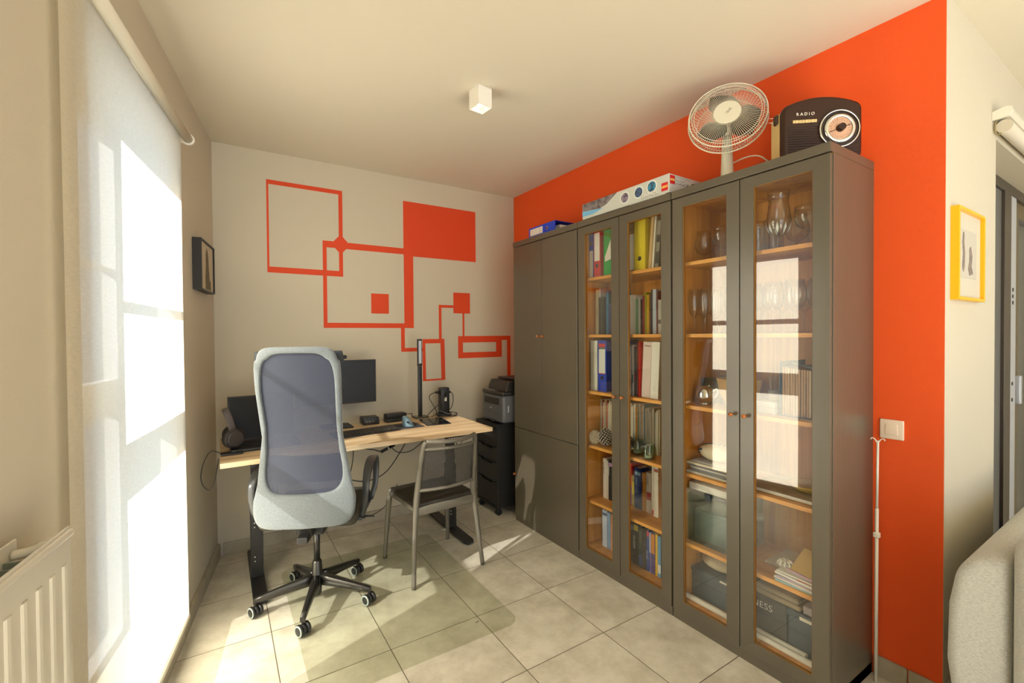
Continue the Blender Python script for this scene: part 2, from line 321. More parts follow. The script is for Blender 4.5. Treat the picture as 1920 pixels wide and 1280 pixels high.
# skirting
b = B()
x = 0.0
for k in range(6): b.box(max(0.0, TX - 0.45 * (4 - k)) + 0.001, min(2.3, TX - 0.45 * (3 - k)) - 0.001, YM - 0.012, YM, 0, 0.085)
struct(b.done('baseboard_back', BASE, bevel=0.002))
b = B()
for k in range(7):
    b.box(0.005 + k * 0.45, 0.448 + k * 0.45, 0, 0.016, 0, 0.085)
struct(b.done('baseboard_left', BASE, loc=COR, rotz=WR, bevel=0.003))
b = B(); b.box(XO - 0.012, XO - 0.0015, YR + 0.001, 0.66, 0, 0.085); b.box(XO - 0.012, XO - 0.0015, 0.664, 0.775, 0, 0.085); struct(b.done('baseboard_right', BASE, bevel=0.002))
b = B(); b.box(XO - 0.012, 2.75, YR - 0.012, YR, 0, 0.085); b.box(2.753, 3.03, YR - 0.012, YR, 0, 0.085); struct(b.done('baseboard_return', BASE, bevel=0.002))
# window sill ledge under the blind
struct(B().box(U0 - 0.02, U1 + 0.02, -0.0, 0.022, 0.088, 0.125).done('trim_1', BASE, loc=COR, rotz=WR, bevel=0.004), 'narrow stone ledge below the tall window')
# mural (paint on the end wall)
def mural():
    b = B(); y0, y1 = YM - 0.0012, YM + 0.001
    def fr(o, i): b.frame(o, i, y0, y1, 'xz')
    def rc(x0, x1, z0, z1): return [(x0, z0), (x1, z0), (x1, z1), (x0, z1)]
    def pr(p): b.prism(p, y0, y1, 'xz')
    # three paint layers are one coat: each a hair deeper so that crossings do not coincide
    fr(rc(0.283, 0.785, 1.89, 2.53), rc(0.296, 0.757, 1.931, 2.50)); y0 -= .0002
    fr(rc(0.643, 1.334, 1.507, 2.148), rc(0.670, 1.255, 1.545, 2.10)); y0 -= .0002
    pr(rc(1.254, 1.911, 2.09, 2.53)); y0 -= .0002
    pr([(0.770, 2.205), (0.702, 2.130), (0.770, 2.056), (0.837, 2.130)]); pr(rc(0.991, 1.129, 1.62, 1.775)); pr(rc(1.691, 1.850, 1.635, 1.813))
    pr([(1.226, 1.508), (1.226, 1.316), (1.409, 1.316), (1.409, 1.346), (1.257, 1.346), (1.257, 1.508)])
    pr([(1.555, 1.414), (1.555, 1.703), (1.692, 1.703), (1.692, 1.680), (1.579, 1.680), (1.579, 1.414)]); pr(rc(1.777, 1.793, 1.434, 1.637))
    fr([(1.407, 1.068), (1.609, 1.068), (1.604, 1.416), (1.407, 1.416)], [(1.436, 1.082), (1.574, 1.082), (1.567, 1.38), (1.431, 1.38)])
    fr(rc(1.732, 2.174, 1.246, 1.438), rc(1.778, 2.114, 1.296, 1.382)); pr([(2.172, 1.438), (2.172, 1.400), (2.232, 1.400), (2.232, 0.70), (2.268, 0.70), (2.268, 1.438)])
    o = b.done('painted_pattern', MURAL, wall_back); o['label'] = 'orange outlined and filled rectangles painted on the wall'
mural()

# window behind the blind
b = B(); F = (-TH + 0.01, -TH + 0.06); fu0, fu1, fz0, fz1 = U0, U1, Z0, Z1
b.frame([(fu0, fz0), (fu1, fz0), (fu1, fz1), (fu0, fz1)], [(fu0 + 0.07, fz0 + 0.015), (fu1 - 0.07, fz0 + 0.015), (fu1 - 0.07, fz1 - 0.07), (fu0 + 0.07, fz1 - 0.07)], *F, 'xz')
b.box(fu0, fu1, F[0], F[1], 1.115, 1.265); b.box(fu0, fu1, F[0] + 0.01, F[1] - 0.01, 1.722, 1.742)
win = struct(b.done('window_1', LGREY, loc=COR, rotz=WR), 'tall window frame behind the white roller blind')
B().box(fu0 + 0.03, fu1 - 0.03, -TH + 0.032, -TH + 0.036, fz0 + 0.005, fz1 - 0.03).done('pane', PANE, win)

# roller blind on the left wall
bl = thing('roller_blind', 'cream translucent roller blind lowered over the tall sunlit window', 'blind', COR, WR)
zt = 2.40; b = B(); b.cyl((0.86, 0.05, zt), (2.06, 0.05, zt), 0.021, n=24); b.done('roller_tube', WHITEM, bl)
b = B(); b.cyl((0.845, 0.05, zt), (0.862, 0.05, zt), 0.027, n=24); b.box(0.846, 0.858, 0, 0.05, zt - 0.02, zt + 0.02); b.done('end_bracket', WHITE, bl)
b = B(); rows = []
NU, NZ = 24, 40
for j in range(NZ + 1):
    z = 0.115 + (zt - 0.115) * j / NZ; row = []
    for i in range(NU + 1):
        u = 0.905 + (2.03 - 0.905) * i / NU; row.append((u, 0.031 + 0.0012 * math.sin(u * 9 + z * 2), z))
    rows.append(row)
b._grid(rows, closed_u=False); b.done('blind_fabric', CLOTH, bl)
B().rbox(0.905, 2.03, 0.024, 0.038, 0.10, 0.122, 0.005).done('bottom_bar', WHITEM, bl)

# ------------------------------------------------------------------ radiator
ra = thing('radiator', 'cream ribbed panel radiator on the wall beside the window', 'radiator', COR, WR)
ru0, ru1, rz0, rz1 = 2.19, 3.5, 0.13, 1.03
b = B(); b.rbox(ru0, ru1, 0.088, 0.094, rz0, rz1, 0.003)
b.rbox(ru0, ru1, 0.086, 0.102, rz1 - 0.022, rz1 - 0.006, 0.006); nrib = int((ru1 - ru0) / 0.05)
for k in range(nrib):
    u = ru0 + 0.030 + k * 0.05
    b.prism([(u - 0.013, 0.0935), (u - 0.008, 0.0972), (u, 0.098), (u + 0.008, 0.0972), (u + 0.013, 0.0935)], rz0 + 0.06, rz1 - 0.075, 'xy')
b.done('front_panel', WHITEM, ra, bevel=0.002)
B().rbox(ru0 + 0.04, ru1, 0.018, 0.024, rz0, rz1, 0.003).done('back_panel', WHITEM, ra)
b = B()
for k in range(34): b.box(ru0 + 0.09 + k * 0.036, ru0 + 0.095 + k * 0.036, 0.026, 0.086, rz0 + 0.05, rz1 - 0.03)
b.done('convector_fins', mat('fins', s(120, 124, 110), 0.5), ra)
b = B(); b.tube([(ru0 + 0.06, 0.026, rz1 - 0.028), (ru0 + 0.06, 0.05, rz1 - 0.026), (ru0 + 0.05, 0.075, rz1 - 0.02), (ru0 + 0.045, 0.088, rz1 - 0.016)], [0.010, 0.010, 0.013, 0.012], 12); b.done('valve_pipe', WHITEM, ra)
for u in (ru0 + .3, ru1 - .3): B().box(u, u + 0.03, 0.0005, 0.018, 0.8, 0.9).done('wall_bracket', WHITEM, ra)

# ------------------------------------------------------------------ small picture on the left wall
pc = thing('picture_frame', 'small black-framed picture of a grey standing figure, beside the window', 'picture', COR, WR)
b = B(); b.frame([(0.222, 1.705), (0.575, 1.705), (0.575, 1.985), (0.222, 1.985)], [(0.23, 1.713), (0.567, 1.713), (0.567, 1.977), (0.23, 1.977)], 0.002, 0.045, 'xz'); b.done('frame', BLACK, pc)
B().box(0.228, 0.569, 0.004, 0.036, 1.711, 1.979).done('print_sheet', mat('print_paper', s(190, 178, 150), 0.8), pc)
b = B(); b.prism([(0.30, 1.722), (0.44, 1.72), (0.44, 1.79), (0.425, 1.86), (0.425, 1.92), (0.395, 1.955), (0.365, 1.92), (0.35, 1.84), (0.33, 1.78), (0.30, 1.77)], 0.035, 0.0372, 'xz'); b.done('figure_print', mat('figure_ink', s(112, 100, 72), 0.8, noise_amt=0.3, scale=30), pc)

# ------------------------------------------------------------------ ceiling lamp
cl = thing('ceiling_spotlight', 'small white square surface-mounted spotlight on the ceiling', 'ceiling light', (1.155, 2.078, H), math.radians(6))
hs, hh = 0.042, 0.100; b = B()
b.box(-hs, hs, -hs, hs, -0.004, 0); b.frame([(-hs, -hs), (hs, -hs), (hs, hs), (-hs, hs)], [(-hs + .003, -hs + .003), (hs - .003, -hs + .003), (hs - .003, hs - .003), (-hs + .003, hs - .003)], -hh, -0.002, 'xy')
b.box(-hs + .002, hs - .002, -hs + .002, hs - .002, -hh + 0.03, -hh + 0.034); b.done('housing', mat('lamp_white', s(236, 230, 218), 0.5), cl)
b = B(); b.cyl((0, 0, -hh + 0.0295), (0, 0, -hh + 0.018), 0.016, 0.016); b.done('bulb', mat('bulb_glow', s(255, 230, 190), 0.5, emit=((1, 0.85, 0.6, 1), 5)), cl)
sp = light('spotlight_beam', 'SPOT', 7, (1, 0.85, 0.62), (1.155, 2.075, H - hh - 0.005), spot_size=math.radians(80), spot_blend=0.6, shadow_soft_size=0.02)

# ------------------------------------------------------------------ cabinets
FX, BX = 1.925, 2.3165     # door fronts, backs
SH = [1.80, 1.443, 1.087, 0.745, 0.395]     # shelf tops
def cabinet(name, label, y0, y1, glazed):
    t = thing(name, label, 'cabinet', (0, 0, 0))
    cx = FX + 0.021
    b = B(); b.box(cx, BX, y0 + .001, y0 + 0.010, 0.0, 2.12); b.box(cx, BX, y1 - 0.010, y1 - .001, 0.0, 2.12); b.box(BX - 0.008, BX, y0 + .01, y1 - .01, 0.0, 2.12)
    b.box(FX + 0.006, BX - .008, y0 + 0.001, y1 - 0.001, 0.0, 0.047); b.done('carcass', DARK, t, bevel=0.001)
    B().box(FX - 0.004, BX, y0 + 0.0008, y1 - 0.0008, 2.121, 2.158).done('top_panel', DARK, t, bevel=0.0015)
    B().box(cx - 0.002, BX, y0 + 0.0025, y1 - 0.0025, 2.1165, 2.1208).done('top_edge_strip', EDGE, t)
    ym = (y0 + y1) / 2
    if glazed:
        b = B(); b.box(cx + .001, BX - 0.008, y0 + 0.010, y0 + 0.022, 0.047, 2.116); b.box(cx + .001, BX - 0.008, y1 - 0.022, y1 - 0.010, 0.047, 2.116); b.box(BX - 0.014, BX - 0.008, y0 + 0.022, y1 - 0.022, 0.047, 2.116)
        b.box(cx + .001, BX - .014, y0 + 0.022, y1 - 0.022, 2.098, 2.116); b.box(cx + .001, BX - .014, y0 + 0.022, y1 - 0.022, 0.047, 0.10); b.done('wood_lining', PINE, t)
        for z in SH: B().box(1.962, BX - 0.0145, y0 + 0.0225, y1 - 0.0225, z - 0.018, z).done('shelf', PINEX, t, bevel=0.001)
    def knob(parent, y, z):
        b = B(); b.lathe([(0.001, 0), (0.005, 0.0), (0.0045, 0.008), (0.0075, 0.014), (0.0095, 0.020), (0.0085, 0.026), (0.001, 0.028)], (FX, y, z), 16, (-1, 0, 0)); b.done('knob', KNOB, parent)
    def door(a, c, z0, z1, pane):
        d = None
        if pane:
            sw, b = 0.060, B()
            O = [(a, z0), (c, z0), (c, z1), (a, z1)]; I = [(a + sw, z0 + 0.054), (c - sw, z0 + 0.054), (c - sw, z1 - 0.046), (a + sw, z1 - 0.046)]
            for i in range(4):
                j = (i + 1) % 4; b.prism([O[i], O[j], I[j], I[i]], FX, FX + 0.020, 'yz')
            d = b.done('door', DARK, t, bevel=0.0007)
            b = B(); e = 0.0022; J = [(a + sw + e, z0 + .054 + e), (c - sw - e, z0 + .054 + e), (c - sw - e, z1 - .046 - e), (a + sw + e, z1 - .046 - e)]
            b.frame(I, J, FX + 0.004, FX + 0.018, 'yz'); b.done('glazing_bead', EDGE, d)
            B().box(FX + 0.010, FX + 0.013, I[0][0] + .001, I[1][0] - .001, I[0][1] + .001, I[2][1] - .001).done('glass_pane', GLASS, d)
        else:
            d = B().box(FX, FX + 0.020, a, c, z0, z1).done('door', DARK, t, bevel=0.0015)
        return d
    g = 0.0022
    if glazed:
        d = door(y0 + .004, ym - g, 0.05, 2.1155, True); knob(d, ym - 0.030, 1.084)
        d = door(ym + g, y1 - .004, 0.05, 2.1155, True); knob(d, ym + 0.030, 1.084)
    else:
        ys = 2.598
        d = door(y0 + .004, ys - g, 0.734, 2.1155, False); knob(d, ys - 0.026, 1.433)
        d = door(ys + g, y1 - .004, 0.734, 2.1155, False); knob(d, ys + 0.030, 1.433)
        d = door(y0 + .004, y1 - .004, 0.05, 0.730, False); knob(d, y1 - 0.022, 0.368)
    return t
YA0, YB0, YC0 = 2.211, 1.494, 0.781
cabinet('tall_cupboard', 'dark grey solid-door cupboard nearest the end wall', YA0 + .0015, 2.962, False)
cabinet('display_cabinet', 'dark grey cabinet with glass doors showing binders and books', YB0 + .0015, YA0 - .0015, True)
cabinet('display_cabinet', 'dark grey cabinet with glass doors holding glassware, nearest the light switch', YC0, YB0 - .0015, True)

# ------------------------------------------------------------------ books and binders
def C_(c): return mat('paint_%02x%02x%02x' % c, s(*c), 0.55)
def book(name, label, x, ya, yb, z, h, d, col, group, cat='book', lean=0.0, title=None, bands=(), pages=True):
    """spine faces -X; ya>yb; lean>0 tips the top towards -Y"""
    th = abs(ya - yb) - 0.0006; t = thing(name, label, cat, (x, min(ya, yb) + 0.0003, z + 0.0005), 0, group); t.rotation_euler = (lean, 0, 0) if lean else (0, 0, 0)
    c = min(0.0018, th * 0.22); b = B(); b.box(0, 0.002, 0, th, 0, h); b.box(0.002, d, 0, c, 0, h); b.box(0.002, d, th - c, th, 0, h); b.done('cover', C_(col), t)
    if pages: B().box(0.0022, d - 0.004, c + .0001, th - c - .0001, 0.003, h - 0.003).done('pages', PAGES, t)
    for (z0, z1, bc) in bands: B().box(-0.0006, 0.0, th * 0.06, th * 0.94, h * z0, h * z1).done('spine_band', C_(bc), t)
    if title:
        body, size, tc, zt = title
        text('spine_title', body, size, basis((-0.0009, th * 0.5 + size * 0.35, h * zt), (0, 0, -1), (0, 1, 0)), C_(tc), t, 0.0003)
    return t
def binder(name, label, x, ya, yb, z, h, col, group, label_rng=(0.45, 0.9), lab=(236, 230, 218), hole=0.2, accents=(), d=0.28, rings=True):
    th = abs(ya - yb) - 0.001; t = thing(name, label, 'binder', (x, min(ya, yb) + 0.0005, z + 0.0005), 0, group)
    b = B(); b.box(0, 0.003, 0, th, 0, h); b.box(0.003, d, 0, 0.003, 0, h); b.box(0.003, d, th - 0.003, th, 0, h); b.done('cover', C_(col), t, bevel=0.0006)
    B().box(0.04, d - 0.05, 0.004, th - 0.006, 0.006, h - 0.012).done('papers', PAPER, t)
    if label_rng: B().box(-0.0006, 0, th * 0.12, th * 0.88, h * label_rng[0], h * label_rng[1]).done('spine_label', C_(lab), t)
    for z0, z1, c in accents: B().box(-0.001, -0.0006, th * 0.12, th * 0.88, h * z0, h * z1).done('label_mark', C_(c), t)
    if hole:
        b = B(); b.cyl((-0.0012, th / 2, h * hole), (0.0005, th / 2, h * hole), 0.0125, n=20); b.mi = 1; b.cyl((-0.0016, th / 2, h * hole), (-0.0008, th / 2, h * hole), 0.009, n=20); b.done('finger_hole', [CHROME, BLACK], t)
    for q in (.35, .62) if rings else ():
        b = B(); b.tube([(0.05, -0.001, h * q), (0.05, -0.004, h * q), (0.075, -0.004, h * q), (0.075, -0.001, h * q)], 0.0016, 6, sub=1); b.done('ring_rivet', CHROME, t)
    return t
G = 'binders and files on the middle cabinet shelves'
binder('lever_arch_binder', 'blue lever arch binder with low white label, left end of the top shelf', 2.0, 2.184, 2.143, 1.80, 0.285, (24, 64, 186), G, (0.03, 0.62), hole=0.78, rings=False)
binder('lever_arch_binder', 'red lever arch binder with tall white spine label on the top shelf', 2.0, 2.141, 2.080, 1.80, 0.29, (196, 26, 44), G, (0.36, 0.97), hole=0.26)
t = binder('lever_arch_binder', 'green binder beside the red one on the top shelf', 2.0, 2.052, 1.990, 1.80, 0.29, (22, 158, 66), G, None, hole=None)
b = B(); b.prism([(0.0, 0.10), (0.0, 0.22), (0.05, 0.12), (0.05, 0.09)], -0.0008, -0.0001, 'yz'); b.done('white_corner', PAPER, t)
t = book('file_box', 'kraft brown file with white spine label left of the yellow binder', 2.01, 1.868, 1.812, 1.80, 0.245, 0.26, (150, 104, 44), G, 'file', bands=((0.06, 0.9, (226, 216, 196)),))
binder('lever_arch_binder', 'bright yellow lever arch binder on the top shelf behind the right glass door', 2.0, 1.806, 1.727, 1.80, 0.292, (226, 204, 20), G, None, hole=0.24)
book('file_folder', 'tan folder leaning right against the yellow binder', 2.0, 1.708, 1.688, 1.80, 0.285, 0.24, (206, 172, 108), G, 'folder', lean=0.085)
book('file_folder', 'white folder leaning behind the tan folder on the top shelf', 2.0, 1.684, 1.671, 1.80, 0.285, 0.24, (228, 220, 200), G, 'folder', lean=0.085)
book('file_folder', 'grey printed folder leaning furthest right on the top shelf', 2.0, 1.662, 1.638, 1.80, 0.255, 0.24, (150, 146, 128), G, 'folder', lean=0.085, bands=((0.1, 0.35, (60, 56, 46)), (0.55, 0.7, (60, 56, 46))))
# second shelf
G = 'books on the second shelf of the middle cabinet'
S = 1.443
book('booklet', 'cream booklet at the left end of the second shelf', 2.03, 2.158, 2.140, S, 0.285, 0.21, (216, 200, 160), G, 'booklet')
book('booklet', 'pale blue and white booklet behind the black spiral notebook', 2.045, 2.139, 2.1285, S, 0.29, 0.21, (206, 216, 220), G, 'booklet')
t = book('spiral_notebook', 'black spiral-bound notebook on the second shelf', 2.03, 2.128, 2.076, S, 0.235, 0.2, (30, 30, 28), G, 'notebook')
b = B()
for k in range(22): b.cyl((-0.003, 0.010, 0.012 + k * 0.0102), (-0.003, 0.034, 0.016 + k * 0.0102), 0.0014, n=6)
b.done('spiral_binding', mat('spiral_grey', s(110, 110, 100), 0.4), t)
book('booklet', 'blue brochure at the right of the spiral notebook', 2.04, 2.074, 2.052, S, 0.27, 0.2, (40, 110, 150), G, 'booklet')
book('booklet', 'navy booklet, rightmost behind the left door on the second shelf', 2.035, 2.050, 2.02, S, 0.19, 0.2, (36, 50, 104), G, 'booklet')
B1R = [('white book with red lettering on the spine', 1.900, 1.860, .232, (236, 230, 214), ('FORTRESS', .012, (200, 40, 60), .78)),
 ('thin white book beside the book with red lettering', 1.859, 1.844, .205, (222, 220, 206), None), ('pale green book on the second shelf', 1.843, 1.824, .205, (120, 170, 128), None),
 ('white and grey paperback right of the pale green book', 1.822, 1.807, .215, (214, 212, 204), None), ('black and white patterned book on the second shelf', 1.806, 1.792, .2, (44, 42, 40), None),
 ('crimson book left of the lime one', 1.791, 1.776, .22, (176, 50, 70), None), ('lime green book on the second shelf', 1.775, 1.761, .238, (164, 176, 30), None),
 ('yellow book with dark lettering on the second shelf', 1.760, 1.745, .225, (214, 166, 30), ('GRAMMAR', .010, (60, 40, 20), .9)), ('brown book between the yellow and black books', 1.744, 1.733, .23, (112, 72, 30), None),
 ('black book right of the brown one', 1.730, 1.719, .25, (32, 30, 30), None), ('light blue-grey hardback on the second shelf', 1.718, 1.693, .25, (178, 190, 200), None),
 ('dark red book near the right edge of the second shelf', 1.692, 1.682, .24, (110, 40, 30), None), ('black and white floral book, rightmost on the second shelf', 1.681, 1.660, .19, (190, 186, 170), None)]
for lb, ya, yb, h, c, ti in B1R:
    book('book', lb, 2.05, ya, yb, S, h, 0.17, c, G, title=ti, bands=((.3, .42, (90, 84, 70)),) if 'pattern' in lb or 'floral' in lb else ())
# third shelf
G = 'files on the third shelf of the middle cabinet'; S = 1.087
book('file_box', 'grey file box at the left end of the third shelf', 2.0, 2.186, 2.176, S, 0.31, 0.25, (120, 108, 90), G, 'file')
binder('lever_arch_binder', 'plain white binder left of the blue labelled one on the third shelf', 2.0, 2.174, 2.114, S, 0.318, (222, 222, 206), G, None, hole=None)
binder('lever_arch_binder', 'blue binder with white and red label on the third shelf', 2.0, 2.108, 2.034, S, 0.318, (40, 70, 188), G, (0.36, 0.94), (226, 228, 218), 0.27, ((0.87, 0.94, (206, 60, 60)), (0.83, 0.87, (70, 80, 80)), (0.345, 0.36, (206, 60, 60))))
cols = [(170, 160, 150), (196, 190, 180), (120, 120, 118), (206, 200, 190), (110, 96, 88), (90, 130, 140), (150, 80, 70)]
nm = ['grey magazine first in the row behind the right door on the third shelf', 'light grey magazine second in the third-shelf row', 'dark grey magazine in the third-shelf row', 'off-white brochure in the third-shelf row', 'brown magazine left of the teal one on the third shelf', 'teal brochure on the third shelf', 'dull red magazine beside the bright red folder']
for k in range(7): book('magazine', nm[k], 2.0 + 0.003 * (k % 3), 1.862 - k * 0.0118, 1.8515 - k * 0.0118, S, 0.295 - .012 * (k % 3), 0.21, cols[k], G, 'magazine', bands=((.1 + .05 * k, .3 + .04 * k, (60, 120, 130) if k % 2 else (170, 60, 50)),))
book('file_folder', 'bright red folder on the third shelf', 2.0, 1.778, 1.766, S, 0.312, 0.23, (204, 44, 30), G, 'folder')
t = book('presentation_folder', 'pinkish white wide box folder with handwriting leaning right on the third shelf', 2.0, 1.758, 1.698, S, 0.312, 0.24, (222, 204, 192), G, 'folder', lean=0.055, pages=False, title=None)
text('handwriting', 'Divers', 0.016, basis((-0.001, 0.048, 0.285), (0, -1, 0), (0, 0, 1)), C_((50, 46, 44)), t, 0.0003)
book('presentation_folder', 'bright white wide box folder, rightmost on the third shelf', 1.992, 1.690, 1.636, S, 0.312, 0.24, (236, 234, 220), G, 'folder', lean=0.05, pages=False)
# fourth shelf: magazine rows
G = 'thin pale magazines on the fourth shelf'; S = 0.745
tone = [(216, 206, 176), (226, 218, 196), (196, 186, 156), (230, 224, 208), (204, 190, 150), (210, 214, 210)]
for k in range(15):
    book('magazine', 'thin pale magazine in the left row on the fourth shelf', 2.075 + .004 * ((k * 7) % 3), 2.168 - k * 0.0092, 2.1602 - k * 0.0092, S, 0.278 - .006 * ((k * 5) % 4), 0.2, tone[k % 6] if k not in (2, 6) else (176, 70, 50), G, 'magazine', pages=False) if k not in (2, 6) else \
    book('magazine', 'red-spined magazine, %s in the left row on the fourth shelf' % ('third' if k == 2 else 'seventh'), 2.075, 2.168 - k * 0.0092, 2.1602 - k * 0.0092, S, 0.274, 0.2, (186, 80, 56), G, 'magazine', pages=False)
spec = {9: ((214, 140, 30), 'orange-spined magazine in the right row on the fourth shelf'), 11: ((40, 110, 50), 'dark green magazine in the right row on the fourth shelf'), 14: ((214, 160, 60), 'amber-spined magazine right of the green one on the fourth shelf'), 16: ((50, 130, 140), 'teal-spined magazine in the right row on the fourth shelf')}
for k in range(29):
    c, lb = spec.get(k, (tone[(k * 5) % 6], 'thin pale magazine in the right row on the fourth shelf'))
    book('magazine', lb, 2.105 + .003 * ((k * 5) % 3), 1.975 - k * 0.0088, 1.9675 - k * 0.0088, S, 0.28 - .008 * ((k * 3) % 4) - (0.012 if k > 18 else 0), 0.19, c, G, 'magazine', pages=False)
# fifth shelf
G = 'books on the fifth shelf of the middle cabinet'; S = 0.395
book('book', 'thick white book with grey lettering behind the left door, fifth shelf', 2.06, 2.128, 2.093, S, 0.255, 0.18, (218, 208, 196), G, title=('PHYSIQUE', .016, (90, 90, 90), .9))
book('book', 'thin white book between the lettered white and black books', 2.06, 2.091, 2.082, S, 0.245, 0.18, (226, 220, 206), G)
book('book', 'black book with white BDA3 lettering on the spine', 2.06, 2.080, 2.046, S, 0.25, 0.18, (30, 28, 28), G, title=('BDA3', .024, (236, 230, 220), .86), bands=((.86, .95, (190, 150, 190)),))
book('book', 'yellow book right of the black BDA3 one', 2.06, 2.044, 2.02, S, 0.22, 0.18, (222, 170, 20), G)
L5 = [('red and blue booklet, leftmost behind the right door on the fifth shelf', 1.947, 1.926, .258, (206, 46, 36), ((.02, .5, (60, 70, 160)),), None), ('yellow and brown booklet beside the red and blue one', 1.925, 1.903, .19, (150, 130, 60), ((.4, .8, (200, 180, 60)),), None),
 ('deep blue book with a pale emblem on the fifth shelf', 1.901, 1.853, .245, (20, 56, 116), ((.82, .9, (150, 190, 220)),), ('EUROPE', .012, (150, 190, 220), .75)), ('thin navy book right of the deep blue one', 1.852, 1.845, .24, (30, 44, 110), (), None),
 ('gold book with dark lettering on the fifth shelf', 1.843, 1.816, .225, (196, 128, 24), (), ('MATHEMAT', .012, (60, 40, 20), .8)), ('white book with a red band on the fifth shelf', 1.811, 1.773, .235, (226, 218, 204), ((.32, .52, (176, 30, 40)),), ('STATISTIC', .011, (90, 80, 76), .93))]
for lb, ya, yb, h, c, bd, ti in L5: book('book', lb, 2.10, ya, yb, S, h, 0.16, c, G, bands=bd, title=ti)
book('book', 'narrow cream book with a red foot near the right, fifth shelf', 2.085, 1.758, 1.744, S, 0.29, 0.17, (226, 220, 204), G, bands=((.02, .12, (200, 60, 50)),))
book('book', 'wide cream book, rightmost on the fifth shelf', 2.085, 1.743, 1.712, S, 0.288, 0.17, (232, 226, 208), G, bands=((.9, .96, (170, 90, 70)),))
# bottom shelf
G = 'books on the bottom shelf of the middle cabinet'; S = 0.1005
book('book', 'light grey-blue book with dark logo behind the left door, bottom shelf', 2.03, 2.105, 2.064, S, 0.232, 0.18, (186, 198, 218), G, bands=((.86, .92, (40, 70, 130)),))
book('book', 'sky blue book, second behind the left door on the bottom shelf', 2.03, 2.060, 2.034, S, 0.228, 0.18, (120, 160, 206), G)
book('book', 'peach book, rightmost behind the left door on the bottom shelf', 2.03, 2.032, 2.012, S, 0.224, 0.18, (216, 150, 100), G)
L6 = [('black book with white lettering, leftmost behind the right door', 1.868, 1.841, .245, (26, 26, 28), ((.8, .9, (70, 80, 130)),), ('LINUX', .018, (220, 216, 206), .6)), ('black book with yellow stripe on the bottom shelf', 1.840, 1.802, .243, (28, 26, 26), ((.82, .96, (214, 190, 60)),), ('NETWORK', .016, (226, 222, 214), .7)),
 ('dark green and blue book on the bottom shelf', 1.800, 1.774, .236, (50, 64, 70), ((.05, .3, (60, 80, 150)), (.6, .9, (90, 100, 80))), None), ('thin black book right of the green and blue one', 1.772, 1.759, .232, (30, 30, 30), (), None),
 ('slim black book left of the blue one on the bottom shelf', 1.757, 1.743, .230, (22, 24, 26), (), None), ('blue book with a red top band on the bottom shelf', 1.741, 1.724, .236, (34, 70, 150), ((.84, .97, (190, 40, 50)),), ('Data Mining', .010, (210, 216, 226), .5)),
 ('pale lilac slim book on the bottom shelf', 1.722, 1.713, .225, (196, 196, 220), ((.02, .5, (70, 60, 140)),), None), ('purple and orange book on the bottom shelf', 1.711, 1.683, .228, (70, 50, 120), ((.5, .98, (206, 130, 40)),), None),
 ('yellow slim book on the bottom shelf', 1.680, 1.665, .232, (230, 186, 20), (), None), ('light blue book, rightmost on the bottom shelf', 1.664, 1.642, .228, (96, 160, 206), ((.1, .3, (226, 230, 234)),), None)]
for lb, ya, yb, h, c, bd, ti in L6: book('book', lb, 2.02, ya, yb, S, h, 0.18, c, G, bands=bd, title=ti)
# pinecones and candle jars
def pinecone(label, c, r, col, tip=None):
    t = thing('pinecone', label, 'pinecone', c, 0, 'pinecones on the fourth shelf'); CM = mat('cone_%d' % int(col[0]), s(*col), 0.8)
    b = B(); b.sphere((0, 0, r * 1.15), r * 0.72, 14, (1, 1, 1.45)); b.done('core', CM, t)
    b = B(); n = 110
    for k in range(n):
        z = 1 - 2 * (k + .5) / n; a = k * 2.39996; rr = math.sqrt(1 - z * z); p = Vector((rr * math.cos(a), rr * math.sin(a), z * 1.3)) * r * 0.80 + Vector((0, 0, r * 1.15)); d = Vector((rr * math.cos(a), rr * math.sin(a), z * .6 + .35)).normalized()
        b.mi = 0; b.cyl(p, p + d * r * 0.26, r * 0.12, r * 0.15, 6, smooth=False); b.mi = 1; b.cyl(p + d * r * .22, p + d * r * 0.31, r * 0.155, r * 0.08, 6, smooth=False)
    b.done('scales', [CM, mat('cone_tip_%d' % int(col[0]), s(*(tip or col)), 0.7)], t); return t
pinecone('cream painted pinecone, leftmost on the fourth shelf', (2.000, 2.138, 0.752), 0.033, (196, 176, 140), (226, 214, 190))
pinecone('brown pinecone with frosted tips beside the cream one', (2.015, 2.060, 0.757), 0.041, (72, 50, 34), (206, 196, 180))
pinecone('dark pinecone left of the glass candle jars', (2.045, 1.905, 0.752), 0.036, (64, 46, 32), (120, 106, 90))
def jar(label, c, r, h):
    t = thing('candle_jar', label, 'jar', c, 0, 'glass candle jars on the fourth shelf')
    b = B(); b.lathe([(0.001, 0.001), (r * .8, 0.001), (r * .95, 0.006), (r, h * .4), (r * .97, h * .8), (r * .88, h * .9), (r * .95, h), (r * .90, h), (r * .83, h * .9), (r * .92, h * .8), (r * .94, h * .4), (r * .88, 0.01), (0.001, 0.009)], (0, 0, 0), 28); b.done('glass_body', GLASSG, t)
    b = B(); b.cyl((0, 0, 0.0095), (0, 0, 0.024), r * .6, n=20); b.done('tealight', WHITE, t)
jar('ribbed green glass candle jar, the left of two on the fourth shelf', (2.035, 1.820, 0.7455), 0.038, 0.085)
jar('ribbed green glass candle jar, nearer the right edge of the fourth shelf', (2.010, 1.715, 0.7455), 0.039, 0.083)

